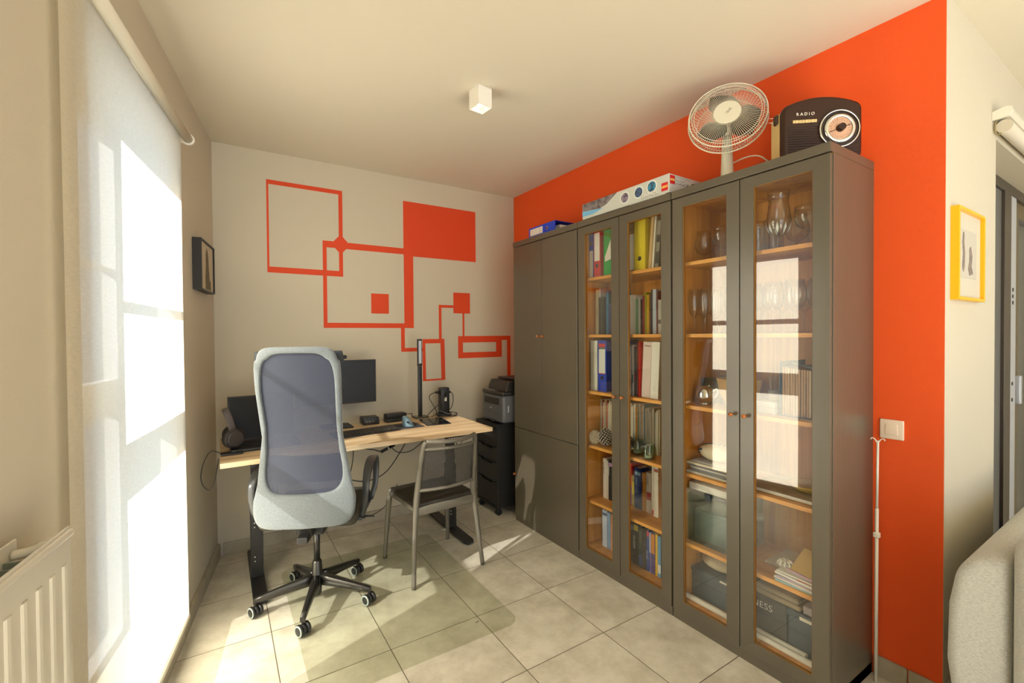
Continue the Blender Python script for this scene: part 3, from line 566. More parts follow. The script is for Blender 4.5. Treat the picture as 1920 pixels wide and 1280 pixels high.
# ------------------------------------------------------------------ glassware
def gl(label, x, y, z, kind, group, sc=1.0, tinted=False):
    P = {'tulip': ([(0.001, 0), (.034, .001), (.030, .004), (.006, .008), (.005, .040), (.008, .050), (.030, .062), (.042, .088), (.046, .115), (.042, .150), (.036, .185), (.038, .21), (.044, .235)], 'beer glass'),
         'balloon': ([(0.001, 0), (.033, .001), (.028, .004), (.006, .008), (.0055, .035), (.012, .045), (.036, .06), (.047, .085), (.046, .11), (.038, .135), (.036, .165)], 'beer glass'),
         'goblet': ([(0.001, 0), (.038, .001), (.03, .005), (.008, .010), (.007, .055), (.014, .066), (.045, .082), (.056, .11), (.057, .14), (.055, .162)], 'goblet'),
         'flute': ([(0.001, 0), (.030, .001), (.022, .004), (.005, .008), (.0045, .078), (.009, .088), (.021, .10), (.026, .135), (.026, .175), (.022, .225)], 'champagne flute'),
         'wine': ([(0.001, 0), (.034, .001), (.026, .004), (.005, .008), (.0045, .085), (.010, .096), (.034, .112), (.043, .14), (.042, .17), (.034, .222)], 'wine glass'),
         'tumbler': ([(0.001, 0), (.027, .001), (.029, .01), (.032, .125), (.033, .145)], 'tumbler')}[kind]
    pr = [(r * sc, h * sc) for r, h in P[0]]; inner = [(max(r - .0013, .0008), h + .0005) for r, h in pr[::-1] if h > (.04 * sc if kind != 'tumbler' else .0)]
    if kind == 'tumbler': inner = inner[:-1] + [(0.001, .008)]
    else: inner.append((0.0008, inner[-1][1]))
    t = thing(P[1].replace(' ', '_'), label, 'glass', (x, y, z), 0, group); b = B(); b.lathe(pr + inner, (0, 0, 0), 28); b.done('glass_body', GLASSV, t)
    return t
G0 = 'beer glasses on the top shelf of the right cabinet'; z = 1.8005
gl('round-bellied beer glass, leftmost on the top shelf', 2.09, 1.420, z, 'balloon', G0)
gl('small round beer glass behind, second from left on the top shelf', 2.19, 1.39, z, 'balloon', G0, .82)
gl('wide goblet with white print behind the left glass door, top shelf', 2.08, 1.310, z, 'goblet', G0, 1.0)
gl('wide goblet, partly hidden by the middle door stile, top shelf', 2.18, 1.245, z, 'goblet', G0, 1.0)
t = gl('large tulip beer glass with red lettering and frosted petals, top shelf', 1.995, 1.006, z, 'tulip', G0, 1.02)
text('lettering', 'DELIUS', 0.013, basis((-0.030, 0.030, 0.172), (0.55, -0.835, 0), (0, 0, 1)), C_((190, 60, 40)), t, 0.0002)
b = B()
for k in range(9):
    a = 2 * PI * k / 9; b2 = [(.0312, .0615, 0), (.0425, .082, -.14), (.0478, .105, 0), (.0425, .082, .14)]
    b.face([(r * math.cos(a + da), r * math.sin(a + da), zz) for r, zz, da in b2])
b.done('frosted_petals', mat('frost', s(226, 226, 216), 0.7), t)
for k, (x, y) in enumerate([(2.06, 1.135), (2.135, 1.150), (2.07, 1.072), (2.16, 1.10)]): gl('%s straight tumbler in the cluster left of the large tulip glass' % ['front left', 'rear left', 'front right', 'rear right'][k], x, y, z, 'tumbler', G0, 1.0)
gl('stemmed goblet with white print right of the large tulip glass', 2.04, 0.905, z, 'goblet', G0, 1.0)
gl('stemmed beer glass behind the large tulip glass', 2.14, 1.00, z, 'balloon', G0, 1.0)
gl('dark-printed tulip glass at the right end of the top shelf', 2.19, 0.92, z, 'tulip', G0, .8)
G1 = 'stemmed glasses on the second shelf of the right cabinet'; z = 1.4435
for k, (x, y) in enumerate([(2.03, 1.438), (2.10, 1.436), (2.03, 1.376), (2.10, 1.374), (2.03, 1.314), (2.10, 1.312), (2.17, 1.40), (2.04, 1.25)]):
    gl('%s champagne flute behind the left glass door of the glassware cabinet' % ['front left', 'second-row left', 'front middle', 'second-row middle', 'front right', 'second-row right', 'rearmost', 'rightmost'][k], x, y, z, 'flute', G1, 1.0)
for k, (x, y) in enumerate([(2.02, 1.13), (2.115, 1.14), (2.02, 1.042), (2.115, 1.05), (2.02, 0.954), (2.115, 0.96), (2.03, 0.866)]):
    gl('%s wine glass behind the right glass door of the glassware cabinet' % ['front left', 'second-row left', 'front middle', 'second-row middle', 'front right', 'second-row right', 'rightmost'][k], x, y, z, 'wine', G1, 1.0)

# ------------------------------------------------------------------ other things in the right cabinet
z = 1.0875
t = thing('clear_storage_pot', 'clear square plastic pot behind the steel ball on the third shelf', 'container', (2.17, 1.43, z))
b = B(); b.frame([(-.04, -.04), (.04, -.04), (.04, .04), (-.04, .04)], [(-.038, -.038), (.038, -.038), (.038, .038), (-.038, .038)], 0, .125, 'xy'); b.box(-.04, .04, -.04, .04, 0, .003); b.done('pot_body', BOXP, t)
t = thing('round_teapot', 'polished steel ball-shaped teapot on the third shelf of the right cabinet', 'teapot', (2.045, 1.385, z))
b = B(); b.sphere((0, 0, .050), .046, 28); b.done('body', CHROME, t); b = B(); b.cyl((0, 0, 0), (0, 0, .010), .026); b.done('foot', CHROME, t)
b = B(); b.cyl((0, -.02, .094), (0, -.02, .10), .006); b.tube([(0, -.04, .07), (0, -.062, .085), (0, -.066, .06), (0, -.045, .035)], .004, 8); b.done('handle', CHROME, t)
tag(B().rbox(2.15, 2.24, 1.325, 1.385, z, z + .14, .006).done('cardboard_tea_box', mat('teabox', s(56, 66, 70), 0.5)), 'dark box standing behind the steel teapot', 'box')
t = thing('wooden_bowl', 'yellow-brown wooden bowl on the third shelf behind the middle stile', 'bowl', (2.09, 1.235, z))
b = B(); b.lathe([(.001, 0), (.05, 0), (.055, .006), (.085, .06), (.098, .125), (.101, .14), (.096, .14), (.092, .125), (.078, .062), (.05, .014), (.001, .012)], n=36); b.done('bowl_body', mat('bowl_wood', s(206, 158, 74), 0.45, noise_amt=0.2, scale=12), t)
t = thing('stick_cup', 'small cup of bamboo sticks on the third shelf', 'cup', (2.10, 1.075, z))
b = B(); b.lathe([(.001, 0), (.026, 0), (.028, .10), (.026, .10), (.024, .004), (.001, .004)], n=20); b.done('cup_body', mat('cup_cream', s(214, 204, 176), 0.4), t)
for k in range(7):
    a = k * .9; B().cyl((.010 * math.cos(a), .010 * math.sin(a), .006), (.024 * math.cos(a), .024 * math.sin(a), .16 + .006 * (k % 3)), .0018, n=6).done('stick', mat('bamboo', s(214, 190, 140), 0.6), t)
tag(B().rbox(2.02, 2.10, 1.035, 1.125, z, z + .028, .003).done('carton_box', mat('white_carton', s(230, 228, 216), 0.6)), 'low white carton in front on the third shelf, right door', 'box', 'white cartons on the third shelf')
tag(B().rbox(2.02, 2.10, 1.037, 1.122, z + .0285, z + .055, .003).done('carton_box', MATS['white_carton']), 'white carton stacked on the low white carton', 'box', 'white cartons on the third shelf')
t = thing('magazine_rack', 'blue-grey wire rack of upright kraft files behind the right glass door', 'rack', (2.03, 0.99, z))
WRM = mat('rack_metal', s(70, 82, 94), 0.4)
b = B(); b.box(0, .22, -.125, -.122, 0, .20); b.box(0, .22, .027, .03, 0, .235); b.box(0, .22, -.125, .03, 0, .003); b.box(.217, .22, -.125, .03, 0, .21); b.tube([(0, -.123, .20), (0, -.06, .222), (0, .028, .235)], .003, 6); b.done('wire_frame', WRM, t)
for k in range(13):
    y = .020 - k * .0105; book('kraft_file', 'brown kraft file upright in the blue-grey rack', 2.034 + .002 * (k % 2), 0.99 + y, 0.99 + y - .0085, z + .004, .205 - .001 * k, .18, (186, 146, 100) if k < 10 else (206, 176, 126), 'kraft files in the rack', 'file', pages=False)
t = binder('lever_arch_binder', 'dark blue-grey file at the right end of the third shelf', 2.02, 0.862, 0.812, z, .27, (52, 74, 104), 'files in the right cabinet', None, hole=None)
# fourth shelf (z .745)
z = 0.7455
GS = 'stacked magazines and papers on the fourth shelf'
lab = ['bottom magazine of the stack under the cream pouch', 'second magazine from the bottom under the cream pouch', 'middle magazine of the stack under the cream pouch', 'grey-spined magazine above the middle of the pouch stack', 'second magazine from the top under the cream pouch', 'top magazine directly under the cream pouch']
zz = z
for k in range(6):
    h = [.010, .014, .009, .012, .010, .008][k]; o = .006 * ((k * 3) % 4)
    tag(B().box(1.985 + o, 2.20, 1.215, 1.452 - o, zz, zz + h - .0005).done('magazine', mat('mag%d' % k, s(*[(206, 206, 196), (146, 146, 150), (226, 222, 210), (110, 106, 110), (222, 212, 186), (176, 176, 180)][k]), 0.45)), lab[k], 'magazine', GS); zz += h
t = thing('fabric_pouch', 'cream pouch with blue pixel pattern lying on the stacked magazines', 'pouch', (2.075, 1.335, zz))
b = B(); b.sphere((0, 0, .042), .042, 20, (1.5, 2.4, 1)); b.done('pouch_body', mat('pouch_cream', s(222, 210, 180), 0.8, bump=.3, bscale=120), t)
b = B()
for k in range(9):
    a = .15 + k * .25; b.box(-.012 + .001, .004, .098 * math.cos(a) - .005, .098 * math.cos(a) + .005, .043 + .041 * math.sin(a), .0455 + .042 * math.sin(a))
for k, (yy, z2) in enumerate([(.075, .045), (.083, .03), (.06, .052), (.07, .032)]): b.box(-.052 + (yy - .06) * .9, -.046 + (yy - .06) * .9, yy, yy + .007, z2, z2 + .008)
b.done('pixel_pattern', C_((50, 96, 120)), t)
t = thing('stone_tray', 'flat grey stone-look tray on the fourth shelf behind the right door', 'tray', (2.0, 0.985, z)); B().rbox(0, .27, -.17, .17, 0, .016, .003).done('slab', mat('slab', s(176, 160, 136), 0.6, noise_amt=.35, scale=14), t); B().box(-.0006, .002, -.168, .168, .002, .014).done('pale_edge', PAPER, t)
B().box(.02, .09, -.165, -.11, .0162, .0175).done('dark_print', mat('print_dark', s(80, 62, 50), .7, noise_amt=.6, scale=60), t)
t = thing('yellow_dish', 'shallow yellow glass dish on the grey tray', 'dish', (2.13, 0.945, z + .0165)); b = B(); b.lathe([(.001, 0), (.05, 0), (.075, .022), (.08, .03), (.076, .03), (.05, .005), (.001, .004)], n=30); b.done('dish_body', mat('dish_yellow', s(196, 160, 30), 0.2), t)
# fifth shelf (z .395)
z = 0.3955
t = thing('clear_storage_box', 'translucent plastic storage box with a dark clip on the fifth shelf', 'storage box', (2.0, 1.33, z))
b = B(); b.frame([(0, -.115), (.27, -.115), (.27, .125), (0, .125)], [(.003, -.112), (.267, -.112), (.267, .122), (.003, .122)], 0, .24, 'xy'); b.box(0, .27, -.115, .125, 0, .003); b.done('tub', BOXP, t)
b = B(); b.rbox(-.006, .276, -.12, .13, .24, .262, .006); b.done('lid', BOXP, t); B().rbox(-.014, -.004, -.01, .02, .225, .262, .004).done('clip', mat('clip', s(40, 50, 66), .4), t)
tag(B().rbox(2.03, 2.24, 1.235, 1.44, z + .004, z + .16, .01).done('stored_box', mat('teal_box', s(96, 120, 118), .5)), 'grey-green carton inside the clear storage box', 'box')
tag(B().rbox(2.0, 2.25, 1.215, 1.45, z + .2635, z + .298, .004).done('white_carton', MATS['white_carton']), 'flat white carton on the lid of the clear storage box', 'box')
tag(B().rbox(2.08, 2.28, 0.84, 1.11, z + .0, z + .012, .003).done('paper_pad', PAPER), 'white paper pad lying at the back of the fifth shelf', 'paper')
GS = 'loose magazines and packets on the fifth shelf'
zz = z + .0005
cc = [(150, 186, 190), (226, 214, 204), (176, 160, 170), (232, 226, 216), (196, 60, 70), (226, 222, 206)]
lb = ['pale teal magazine at the bottom of the fifth-shelf pile', 'pink-edged magazine second in the fifth-shelf pile', 'mauve magazine in the fifth-shelf pile', 'white magazine in the fifth-shelf pile', 'red booklet sticking out of the fifth-shelf pile', 'white leaflet near the top of the fifth-shelf pile']
for k in range(6):
    o = Matrix.Rotation(math.radians([2, -3, 4, -5, 6, -2][k]), 4, 'Z'); b = B(); b.M = Matrix.Translation((2.06, 0.925, zz)) @ o
    hh2 = [.008, .009, .010, .009, .005, .006][k]; sy = [.085, .085, .083, .08, .035, .075][k]; b.box(-.09, .09, -sy - (0.0 if k != 4 else .02), sy - (.0 if k != 4 else .03), 0, hh2 - .0005)
    tag(b.done('magazine', mat('pile%d' % k, s(*cc[k]), .5)), lb[k], 'magazine', GS); zz += hh2
t = thing('party_hat_packet', 'clear packet with a gold and white triangular hat on the pile', 'packet', (2.05, 0.90, zz), math.radians(-10))
b = B(); b.prism([(-.05, 0), (-.05, .006), (.04, .075), (.045, .075), (.045, 0)], -.075, .06, 'xz'); b.done('hat', mat('hat_gold', s(206, 170, 90), .5), t); b = B(); b.prism([(-.062, -.085), (-.062, .07), (-.056, .07), (-.056, -.085)], 0, .008, 'xy'); b.done('hat_rim', C_((196, 160, 176)), t)
t = thing('gift_bow', 'white ribbon bow at the left end of the fifth-shelf pile', 'bow', (2.03, 0.995, zz)); b = B()
for k in range(9):
    a = k * .7; b.tube([(0, 0, .006), (.02 * math.cos(a), .02 * math.sin(a), .022), (.028 * math.cos(a), .028 * math.sin(a), .008), (0, 0, .004)], .0045, 6)
b.done('loops', mat('bow_white', s(230, 224, 208), .5), t)
# cabinet floor (z .10)
z = 0.1005
t = thing('storage_crate', 'dark blue-grey lidded crate on the cabinet floor with white handle mark, right door', 'crate', (2.02, 0.81, z))
CR = mat('crate_blue', s(52, 72, 84), .45)
b = B(); b.rbox(0, .26, 0, .17, .0, .145, .006); b.rbox(-.006, .266, -.003, .173, .145, .172, .006); b.done('crate_body', CR, t); B().box(-.0085, -.006, .07, .12, .150, .163).done('white_label', PAPER, t)
t = thing('lettered_box', 'dark box with white capital lettering ending ESS on the cabinet floor', 'box', (2.02, 0.985, z)); B().rbox(0, .26, 0, .205, 0, .172, .003).done('box_body', mat('fit_box', s(62, 62, 60), .5), t)
text('lettering', 'FITNESS', .040, basis((-.001, .205, .118), (0, -1, 0), (0, 0, 1)), PAPER, t, .0003, 1.05)
t = thing('storage_crate', 'dark blue-grey crate on the cabinet floor behind the left door', 'crate', (2.03, 1.205, z)); b = B(); b.rbox(0, .25, 0, .25, 0, .13, .006); b.rbox(-.005, .255, -.003, .253, .13, .150, .006); b.done('crate_body', CR, t); B().box(-.0075, -.005, .05, .09, .136, .144).done('white_label', PAPER, t)
t = thing('cloth_bag', 'folded beige cloth bag on the crate behind the left door', 'bag', (2.14, 1.335, z + .151)); b = B(); b.sphere((0, 0, .04), .04, 20, (2.6, 3.0, 1)); b.done('bag_body', mat('bag_beige', s(196, 182, 150), .9, bump=1.0, bscale=40), t)
t = thing('folded_cloth', 'folded taupe cloth on the dark lettered box', 'cloth', (2.15, 1.05, z + .1735)); b = B(); b.rbox(-.13, .11, -.12, .08, 0, .022, .01); b.rbox(-.125, .105, -.11, .075, .0225, .045, .01); b.done('folds', mat('cloth_taupe', s(158, 142, 112), .9, bump=.6, bscale=60), t)
tag(B().rbox(2.03, 2.26, 0.815, 0.925, z + .173, z + .205, .004).done('paper_stack', mat('lilac_paper', s(176, 166, 168), .7)), 'lilac-grey paper stack on the blue-grey crate, right side', 'paper')
GR = 'white rolled posters on the cabinet floor'
for lb, y0, y1, x, r in (('front rolled poster behind the right glass door on the cabinet floor', .855, 1.12, 1.978, .0125), ('rear rolled poster resting against the boxes, right glass door', .90, 1.16, 2.0045, .0135), ('rolled poster behind the left glass door on the cabinet floor', 1.19, 1.455, 1.985, .0135)):
    t = thing('rolled_poster', lb, 'poster roll', (x, (y0 + y1) / 2, z + r), 0, GR); L = (y1 - y0) / 2
    b = B(); b.cyl((0, -L, 0), (0, L, 0), r, n=18, caps=False); b.cyl((0, -L, 0), (0, L, 0), r - .0015, n=18, caps=False); b.cyl((0, -L + .002, 0), (0, L, 0), r * .5, n=12); b.done('paper_roll', mat('poster', s(226, 220, 200), .7), t)
# ------------------------------------------------------------------ on top of the cabinets
ZT = 2.1585
tag(B().box(1.955, 2.22, 2.36, 2.945, ZT, ZT + .012).done('calendar_pad', mat('calendar', s(196, 206, 196), .6, noise_amt=.3, scale=40)), 'flat printed calendar under the blue binder on the cupboard', 'calendar')
t = thing('lever_arch_binder', 'blue lever arch binder lying flat on top of the solid-door cupboard', 'binder', (1.975, 2.50, ZT + .0125), 0)
BL = C_((24, 62, 196)); b = B(); b.box(0, .003, 0, .32, 0, .072); b.box(.003, .28, 0, .32, 0, .003); b.box(.003, .28, 0, .32, .069, .072); b.done('cover', BL, t, bevel=.001)
B().box(.05, .25, .01, .31, .004, .05).done('papers', PAPER, t)
B().box(-.0006, 0, .145, .305, .012, .060).done('spine_label', C_((226, 216, 204)), t)
b = B(); b.box(-.001, -.0006, .298, .303, .012, .06); b.box(-.001, -.0006, .178, .180, .012, .06); b.done('label_lines', C_((206, 60, 70)), t)
b = B(); b.cyl((-.0012, .095, .037), (.0005, .095, .037), .0125); b.mi = 1; b.cyl((-.0016, .095, .037), (-.0008, .095, .037), .009); b.done('finger_hole', [CHROME, BLACK], t)
# toy box
t = thing('toy_box', 'grey construction toy box with red logos and round pictures on the cabinet', 'box', (1.932, 1.512, ZT + .002)); L, Dp, Hh = .655, .34, .100
BG = mat('toybox_grey', s(198, 200, 190), .35); b = B(); b.box(0, Dp, 0, L, 0.004, Hh); b.done('carton', BG, t, bevel=.001)
B().prism([(-.004, .02), (-.004, .26), (0.006, .26), (0.006, .02)], .0, .0035, 'xy').done('open_flap', BG, t)
def dec(nm, polys, c, plane='yz', a=-.0012, bb=-.0002):
    b = B()
    for p in polys: b.prism(p, a, bb, plane)
    return b.done(nm, c if isinstance(c, bpy.types.Material) else C_(c), t)
dec('dark_picture', [[(.36, .099), (.655, .099), (.655, .055), (.50, .040), (.44, .055)]], mat('toy_dark', s(52, 46, 50), .35, noise_amt=.7, scale=25, col2=s(150, 140, 140)))
dec('blue_stripe', [[(.655, .053), (.655, .036), (.52, .030), (.47, .036)], [(.655, .034), (.655, .022), (.56, .022), (.51, .028)]], (110, 180, 222))
for k, (y, c2) in enumerate(((.30, (170, 150, 170)), (.20, (80, 110, 150)), (.11, (60, 150, 190)))):
    cz = (.052, .056, .062)[k]
    dec('white_ring', [[(y + .034 * math.cos(a), cz + .034 * math.sin(a)) for a in (2 * PI * q / 24 for q in range(24))]], (222, 226, 220), a=-.0014)
    dec('round_picture', [[(y + .027 * math.cos(a), cz + .027 * math.sin(a)) for a in (2 * PI * q / 24 for q in range(24))]], mat('toypic%d' % k, s(44, 46, 54), .35, noise_amt=.9, scale=60, col2=s(*c2)), a=-.0018)
dec('red_logo', [[(.008, .018), (.047, .018), (.047, .060), (.008, .060)]], (206, 30, 36), a=-.0016)
text('logo_letters', 'LEGO', .0145, basis((-.0019, .0450, .034), (0, -1, 0), (0, 0, 1)), C_((246, 220, 110)), t, .0003, 1.0, .0006)
text('white_lettering', 'SINHO:U', .028, basis((-.0021, .180, .018), (0, -1, 0), (0, 0, 1)), C_((236, 234, 226)), t, .0003, 1.05, .0008)
text('white_lettering', 'SINHO:U', .028, basis((-.0018, .1815, .0165), (0, -1, 0), (0, 0, 1)), C_((90, 86, 84)), t, .0001, 1.05, .0014)
dec('red_logo', [[(.006, .050), (.044, .050), (.044, .094), (.006, .094)]], (206, 30, 36), 'xz')
text('logo_letters', 'LEGO', .0140, basis((.0080, -.0016, .067), (1, 0, 0), (0, 0, 1)), C_((246, 220, 110)), t, .0003, 1.0, .0006)
text('white_lettering', 'TECHNIC', .034, basis((.050, -.0018, .058), (1, 0, 0), (0, 0, 1)), C_((238, 236, 228)), t, .0004, 1.0, .0008)
text('white_lettering', 'TECHNIC', .034, basis((.0515, -.0010, .0565), (1, 0, 0), (0, 0, 1)), C_((60, 56, 56)), t, .0002, 1.0, .0016)
dec('tyre_picture', [[(.20 + .075 * math.cos(a), .02 + .06 * math.sin(a)) for a in (PI * q / 16 for q in range(17))]], mat('tyre_print', s(40, 36, 34), .4, noise_amt=.8, scale=60, col2=s(120, 110, 100)), 'xz', a=-.0009)

# fan
FC = Vector((2.055, 1.275, 2.458)); fd = Vector((-FC.x, -FC.y, 0)).normalized(); fr_ = math.atan2(fd.y, fd.x)   # faces the room
t = thing('table_fan', 'white oscillating table fan with round wire cage on the cabinet', 'fan', (FC.x, FC.y, ZT), fr_); zc = FC.z - ZT
FW = mat('fan_white', s(222, 216, 192), .4); FB = glass('fan_blade_plastic', (.30, .36, .36, 1), 1.2, .15)
b = B(); b.lathe([(.001, 0), (.095, 0), (.10, .008), (.09, .02), (.04, .03), (.03, .036), (.025, .16), (.021, zc - .07), (.018, zc - .055), (.001, zc - .05)], (-.045, 0, 0), 32); b.done('stand', FW, t)
b = B(); b.sphere((-.06, 0, zc), .048, 24, (1.35, 1, 1)); b.cyl((-.05, 0, zc - .07), (-.05, 0, zc - .02), .02); b.done('motor_housing', FW, t)
R = .172
HM = Matrix.Translation((0, 0, zc)) @ Matrix.Rotation(math.radians(-15), 4, 'Y') @ Matrix.Translation((0, 0, -zc))   # head tipped up
cage = B(); cage.M = HM
def ring(x, r, w, n=64): cage.tube([(x, r * math.cos(2 * PI * k / n), zc + r * math.sin(2 * PI * k / n)) for k in range(n)], w, 6, closed=True, sub=1)
ring(.004, R, .0036); ring(.046, R - .004, .0032); ring(.055, R * .84, .0015); ring(-.028, R * .80, .0014); ring(.052, R - .018, .0014)
for k in range(96):
    a = 2 * PI * k / 96; c_, s_ = math.cos(a), math.sin(a); a2 = a + .09; c2, s2 = math.cos(a2), math.sin(a2)
    cage.tube([(.064, .06 * c2, zc + .06 * s2), (.060, .09 * c_, zc + .09 * s_), (.053, .15 * c_, zc + .15 * s_), (.042, R * .975 * c_, zc + R * .975 * s_), (.006, R * c_, zc + R * s_)], .00095, 4, sub=1)
for k in range(64):
    a = 2 * PI * k / 64; c_, s_ = math.cos(a), math.sin(a); cage.tube([(.004, R * c_, zc + R * s_), (-.026, R * .8 * c_, zc + R * .8 * s_), (-.036, .05 * c_, zc + .05 * s_)], .00095, 4, sub=1)
cage.done('wire_cage', FW, t)
b = B(); b.M = HM; b.cyl((.058, 0, zc), (.068, 0, zc), .062, .058, 40); b.done('centre_badge', FW, t)
text('lettering', 'SMC', .017, HM @ Matrix.Translation((.0688, 0, zc)) @ basis((0, .012, .020), (0, -.62, -.78), (0, .78, -.62)), C_((120, 116, 104)), t, .0002, 1.0, .0)
for k in range(3):
    a0 = math.radians(100 + 120 * k); b = B(); b.M = HM; rows = []
    for i in range(9):
        r = .030 + (.140 - .030) * i / 8; half = .48 + .40 * math.sin(PI * min(1, (i + 1) / 8)); row = []
        for j in range(9):
            u = j / 8 - .5; aa = a0 + u * 2 * half * (1 if i < 8 else .8); row.append((.018 + u * .038, r * math.cos(aa), zc + r * math.sin(aa)))
        rows.append(row)
    b._grid(rows, closed_u=False); o = b.done('blade', FB, t); md = o.modifiers.new('thick', 'SOLIDIFY'); md.thickness = .0016
b = B(); b.M = HM; b.cyl((-.01, 0, zc), (.045, 0, zc), .028, .024, 24); b.done('blade_hub', FW, t)
b = B(); b.M = Matrix.Translation((0, 0, 0)); b.tube([(-.05, -.02, zc - .20), (-.06, .02, zc - .185), (-.04, .09, zc - .17), (-.02, .15, zc - .19), (-.03, .22, .03), (-.05, .28, .006)], .0032, 8); b.done('power_cord', FW, t)

# radio
Lc, Rc = Vector((1.985, .985, ZT)), Vector((2.205, .800, ZT)); dx = (Rc - Lc); Wd = dx.length + .02; dx.normalize()
t = thing('retro_radio', 'brown retro radio with round tuning dial on the tall glass cabinet', 'radio', Lc, math.atan2(dx.y, dx.x))
BRN = mat('radio_brown', s(50, 26, 11), .38, spec=.35); CRM = mat('radio_cream', s(216, 188, 128), .4); Hr, D = .262, .115
def outline(ins=0):
    p = []; W = Wd
    for cx, cz, a0, a1, r in ((W - .028, .028, -90, 0, .028), (W - .038, Hr - .062, 0, 66, .038)):
        for k in range(7): a = math.radians(a0 + (a1 - a0) * k / 6); p.append((cx + (r - ins) * math.cos(a), cz + (r - ins) * math.sin(a)))
    for k in range(1, 12): u = 1 - k / 12; p.append((.0225 + (W - .045) * u, Hr - .0273 - ins + .0273 * (1 - (2 * u - 1) ** 2)))
    for cx, cz, a0, a1, r in ((.038, Hr - .062, 114, 180, .038), (.028, .028, 180, 270, .028)):
        for k in range(7): a = math.radians(a0 + (a1 - a0) * k / 6); p.append((cx + (r - ins) * math.cos(a), cz + (r - ins) * math.sin(a)))
    return p
b = B()
rows = [[(u, y, z) for u, z in outline(i)] for i, y in ((.012, 0), (.005, .003), (0, .012), (0, .028))]
vs = b._grid(rows); b._cap(vs[0]); b._cap(vs[-1][::-1]); b.done('front_case', BRN, t)
b = B(); b.prism(outline(.003), .028, D, 'xz'); b.done('cream_case', CRM, t)
b = B()
for k in range(13):
    z2 = .016 + k * .0103; b.rbox(.020, Wd - .012, -.003, .002, z2, z2 + .0052, .0022, 2)
b.done('speaker_slats', BRN, t)
dcx, dcz = Wd * .70, Hr * .46
def disc(nm, r0, r1, y0, y1, mm, parent=t): return B().lathe([(r1 + .0, 0), (r1, y0 - y1), (r0, y0 - y1), (r0, 0)], (dcx, y0, dcz), 48, (0, -1, 0)).done(nm, mm, parent)
b = B(); b.cyl((dcx, 0, dcz), (dcx, -.006, dcz), .076, n=48); b.done('dial_surround', mat('radio_dark', s(44, 24, 14), .3), t)
b = B(); b.lathe([(.072, 0), (.077, 0), (.078, .006), (.075, .010), (.072, .008)], (dcx, -.002, dcz), 48, (0, -1, 0)); b.done('outer_ring', CHROME, t)
b = B(); b.lathe([(.045, 0), (.060, 0), (.060, .006), (.053, .012), (.046, .009)], (dcx, -.005, dcz), 48, (0, -1, 0)); b.done('inner_ring', CHROME, t)
d_ = B().cyl((dcx, -.004, dcz), (dcx, -.010, dcz), .047, n=48).done('dial_plate', mat('dial_plate', s(206, 160, 128), .4), t)
b = B()
for k in range(24):
    a = 2 * PI * k / 24; c_, s_ = math.cos(a), math.sin(a); b.tube([(dcx + .032 * c_, -.0104, dcz + .032 * s_), (dcx + (.037 + .003 * (k % 2)) * c_, -.0104, dcz + (.037 + .003 * (k % 2)) * s_)], .0006, 4, sub=1)
b.done('scale_marks', BLACK, d_)
b = B(); b.cyl((dcx, -.010, dcz), (dcx, -.030, dcz), .0155, .0135, n=28); b.done('tuning_knob', BRN, t)
b = B(); b.tube([(dcx - .040, -.0115, dcz - .014), (dcx + .040, -.0115, dcz + .014)], .0011, 6, sub=1); b.done('pointer', BLACK, t)
for k in range(4): B().rbox(Wd * .125 + k * .0235, Wd * .125 + k * .0235 + .0225, -.004, .003, .1545, .1665, .0015, 2).done('push_button', CRM, t)
for k, c in enumerate(('FM', 'AUX', 'TUN', 'LW')): text('button_letters', c, .005, basis((Wd * .125 + k * .0235 + .0065, -.0043, .1585), (1, 0, 0), (0, 0, 1)), BRN, t, .0001)
text('lettering', 'RADIO', .0165, basis((Wd * .17, -.0012, .1855), (1, 0, 0), (0, 0, 1)), mat('letter_silver', s(216, 206, 190), .4), t, .0010, 1.6, .0002)
b = B(); b.rbox(-.008, .006, .045, .075, Hr - .085, Hr - .045, .006); b.done('handle_mount', mat('mount', s(60, 44, 32), .4), t)
b = B(); b.tube([(-.004, .055, Hr - .058), (-.030, .055, Hr - .057)], .0014, 6, sub=1); b.tube([(-.004, .055, Hr - .075), (-.032, .055, Hr - .076)], .0014, 6, sub=1); b.done('metal_pins', CHROME, t)

# ------------------------------------------------------------------ wall things at the right
t = thing('light_switch', 'pale square light switch on the orange wall beside the cabinet', 'light switch', (XO - .0015, .7175, 1.045))
B().rbox(-.009, 0, -.040, .040, -.040, .040, .004).done('cover_plate', mat('switch_pink', s(236, 214, 190), .35), t); B().rbox(-.012, -.008, -.021, .021, -.022, .022, .002).done('rocker', MATS['switch_pink'], t)
t = thing('telescopic_pole', 'thin white telescopic pole with hooked top standing against the cabinet', 'pole', (2.262, .752, 0))
b = B(); b.cyl((0, 0, 0), (.0, -.002, .72), .0065, n=12); b.done('lower_tube', WHITE, t); b = B(); b.cyl((0, -.002, .715), (.001, -.004, 1.0), .0045, n=12); b.done('upper_tube', WHITE, t)
B().rbox(-.010, .010, -.013, .009, .600, .622, .004).done('clamp', WHITE, t)
b = B(); b.tube([(0, -.004, .985), (-.003, .004, 1.004), (-.005, .014, 1.010), (-.006, .018, 1.002)], .0022, 6); b.tube([(0, -.004, .985), (.002, -.012, 1.004), (.003, -.022, 1.010), (.003, -.027, 1.002)], .0022, 6); b.done('hook', WHITE, t)
t = thing('picture_frame', 'yellow-framed small faded sketch on the pale wall by the patio door', 'picture', (0, YR, 0))
YEL = mat('frame_yellow', s(240, 178, 10), .35); b = B(); b.frame([(2.375, 1.568), (2.735, 1.568), (2.735, 1.928), (2.375, 1.928)], [(2.387, 1.580), (2.723, 1.580), (2.723, 1.916), (2.387, 1.916)], -.026, 0, 'xz'); b.done('frame', YEL, t, bevel=.001)
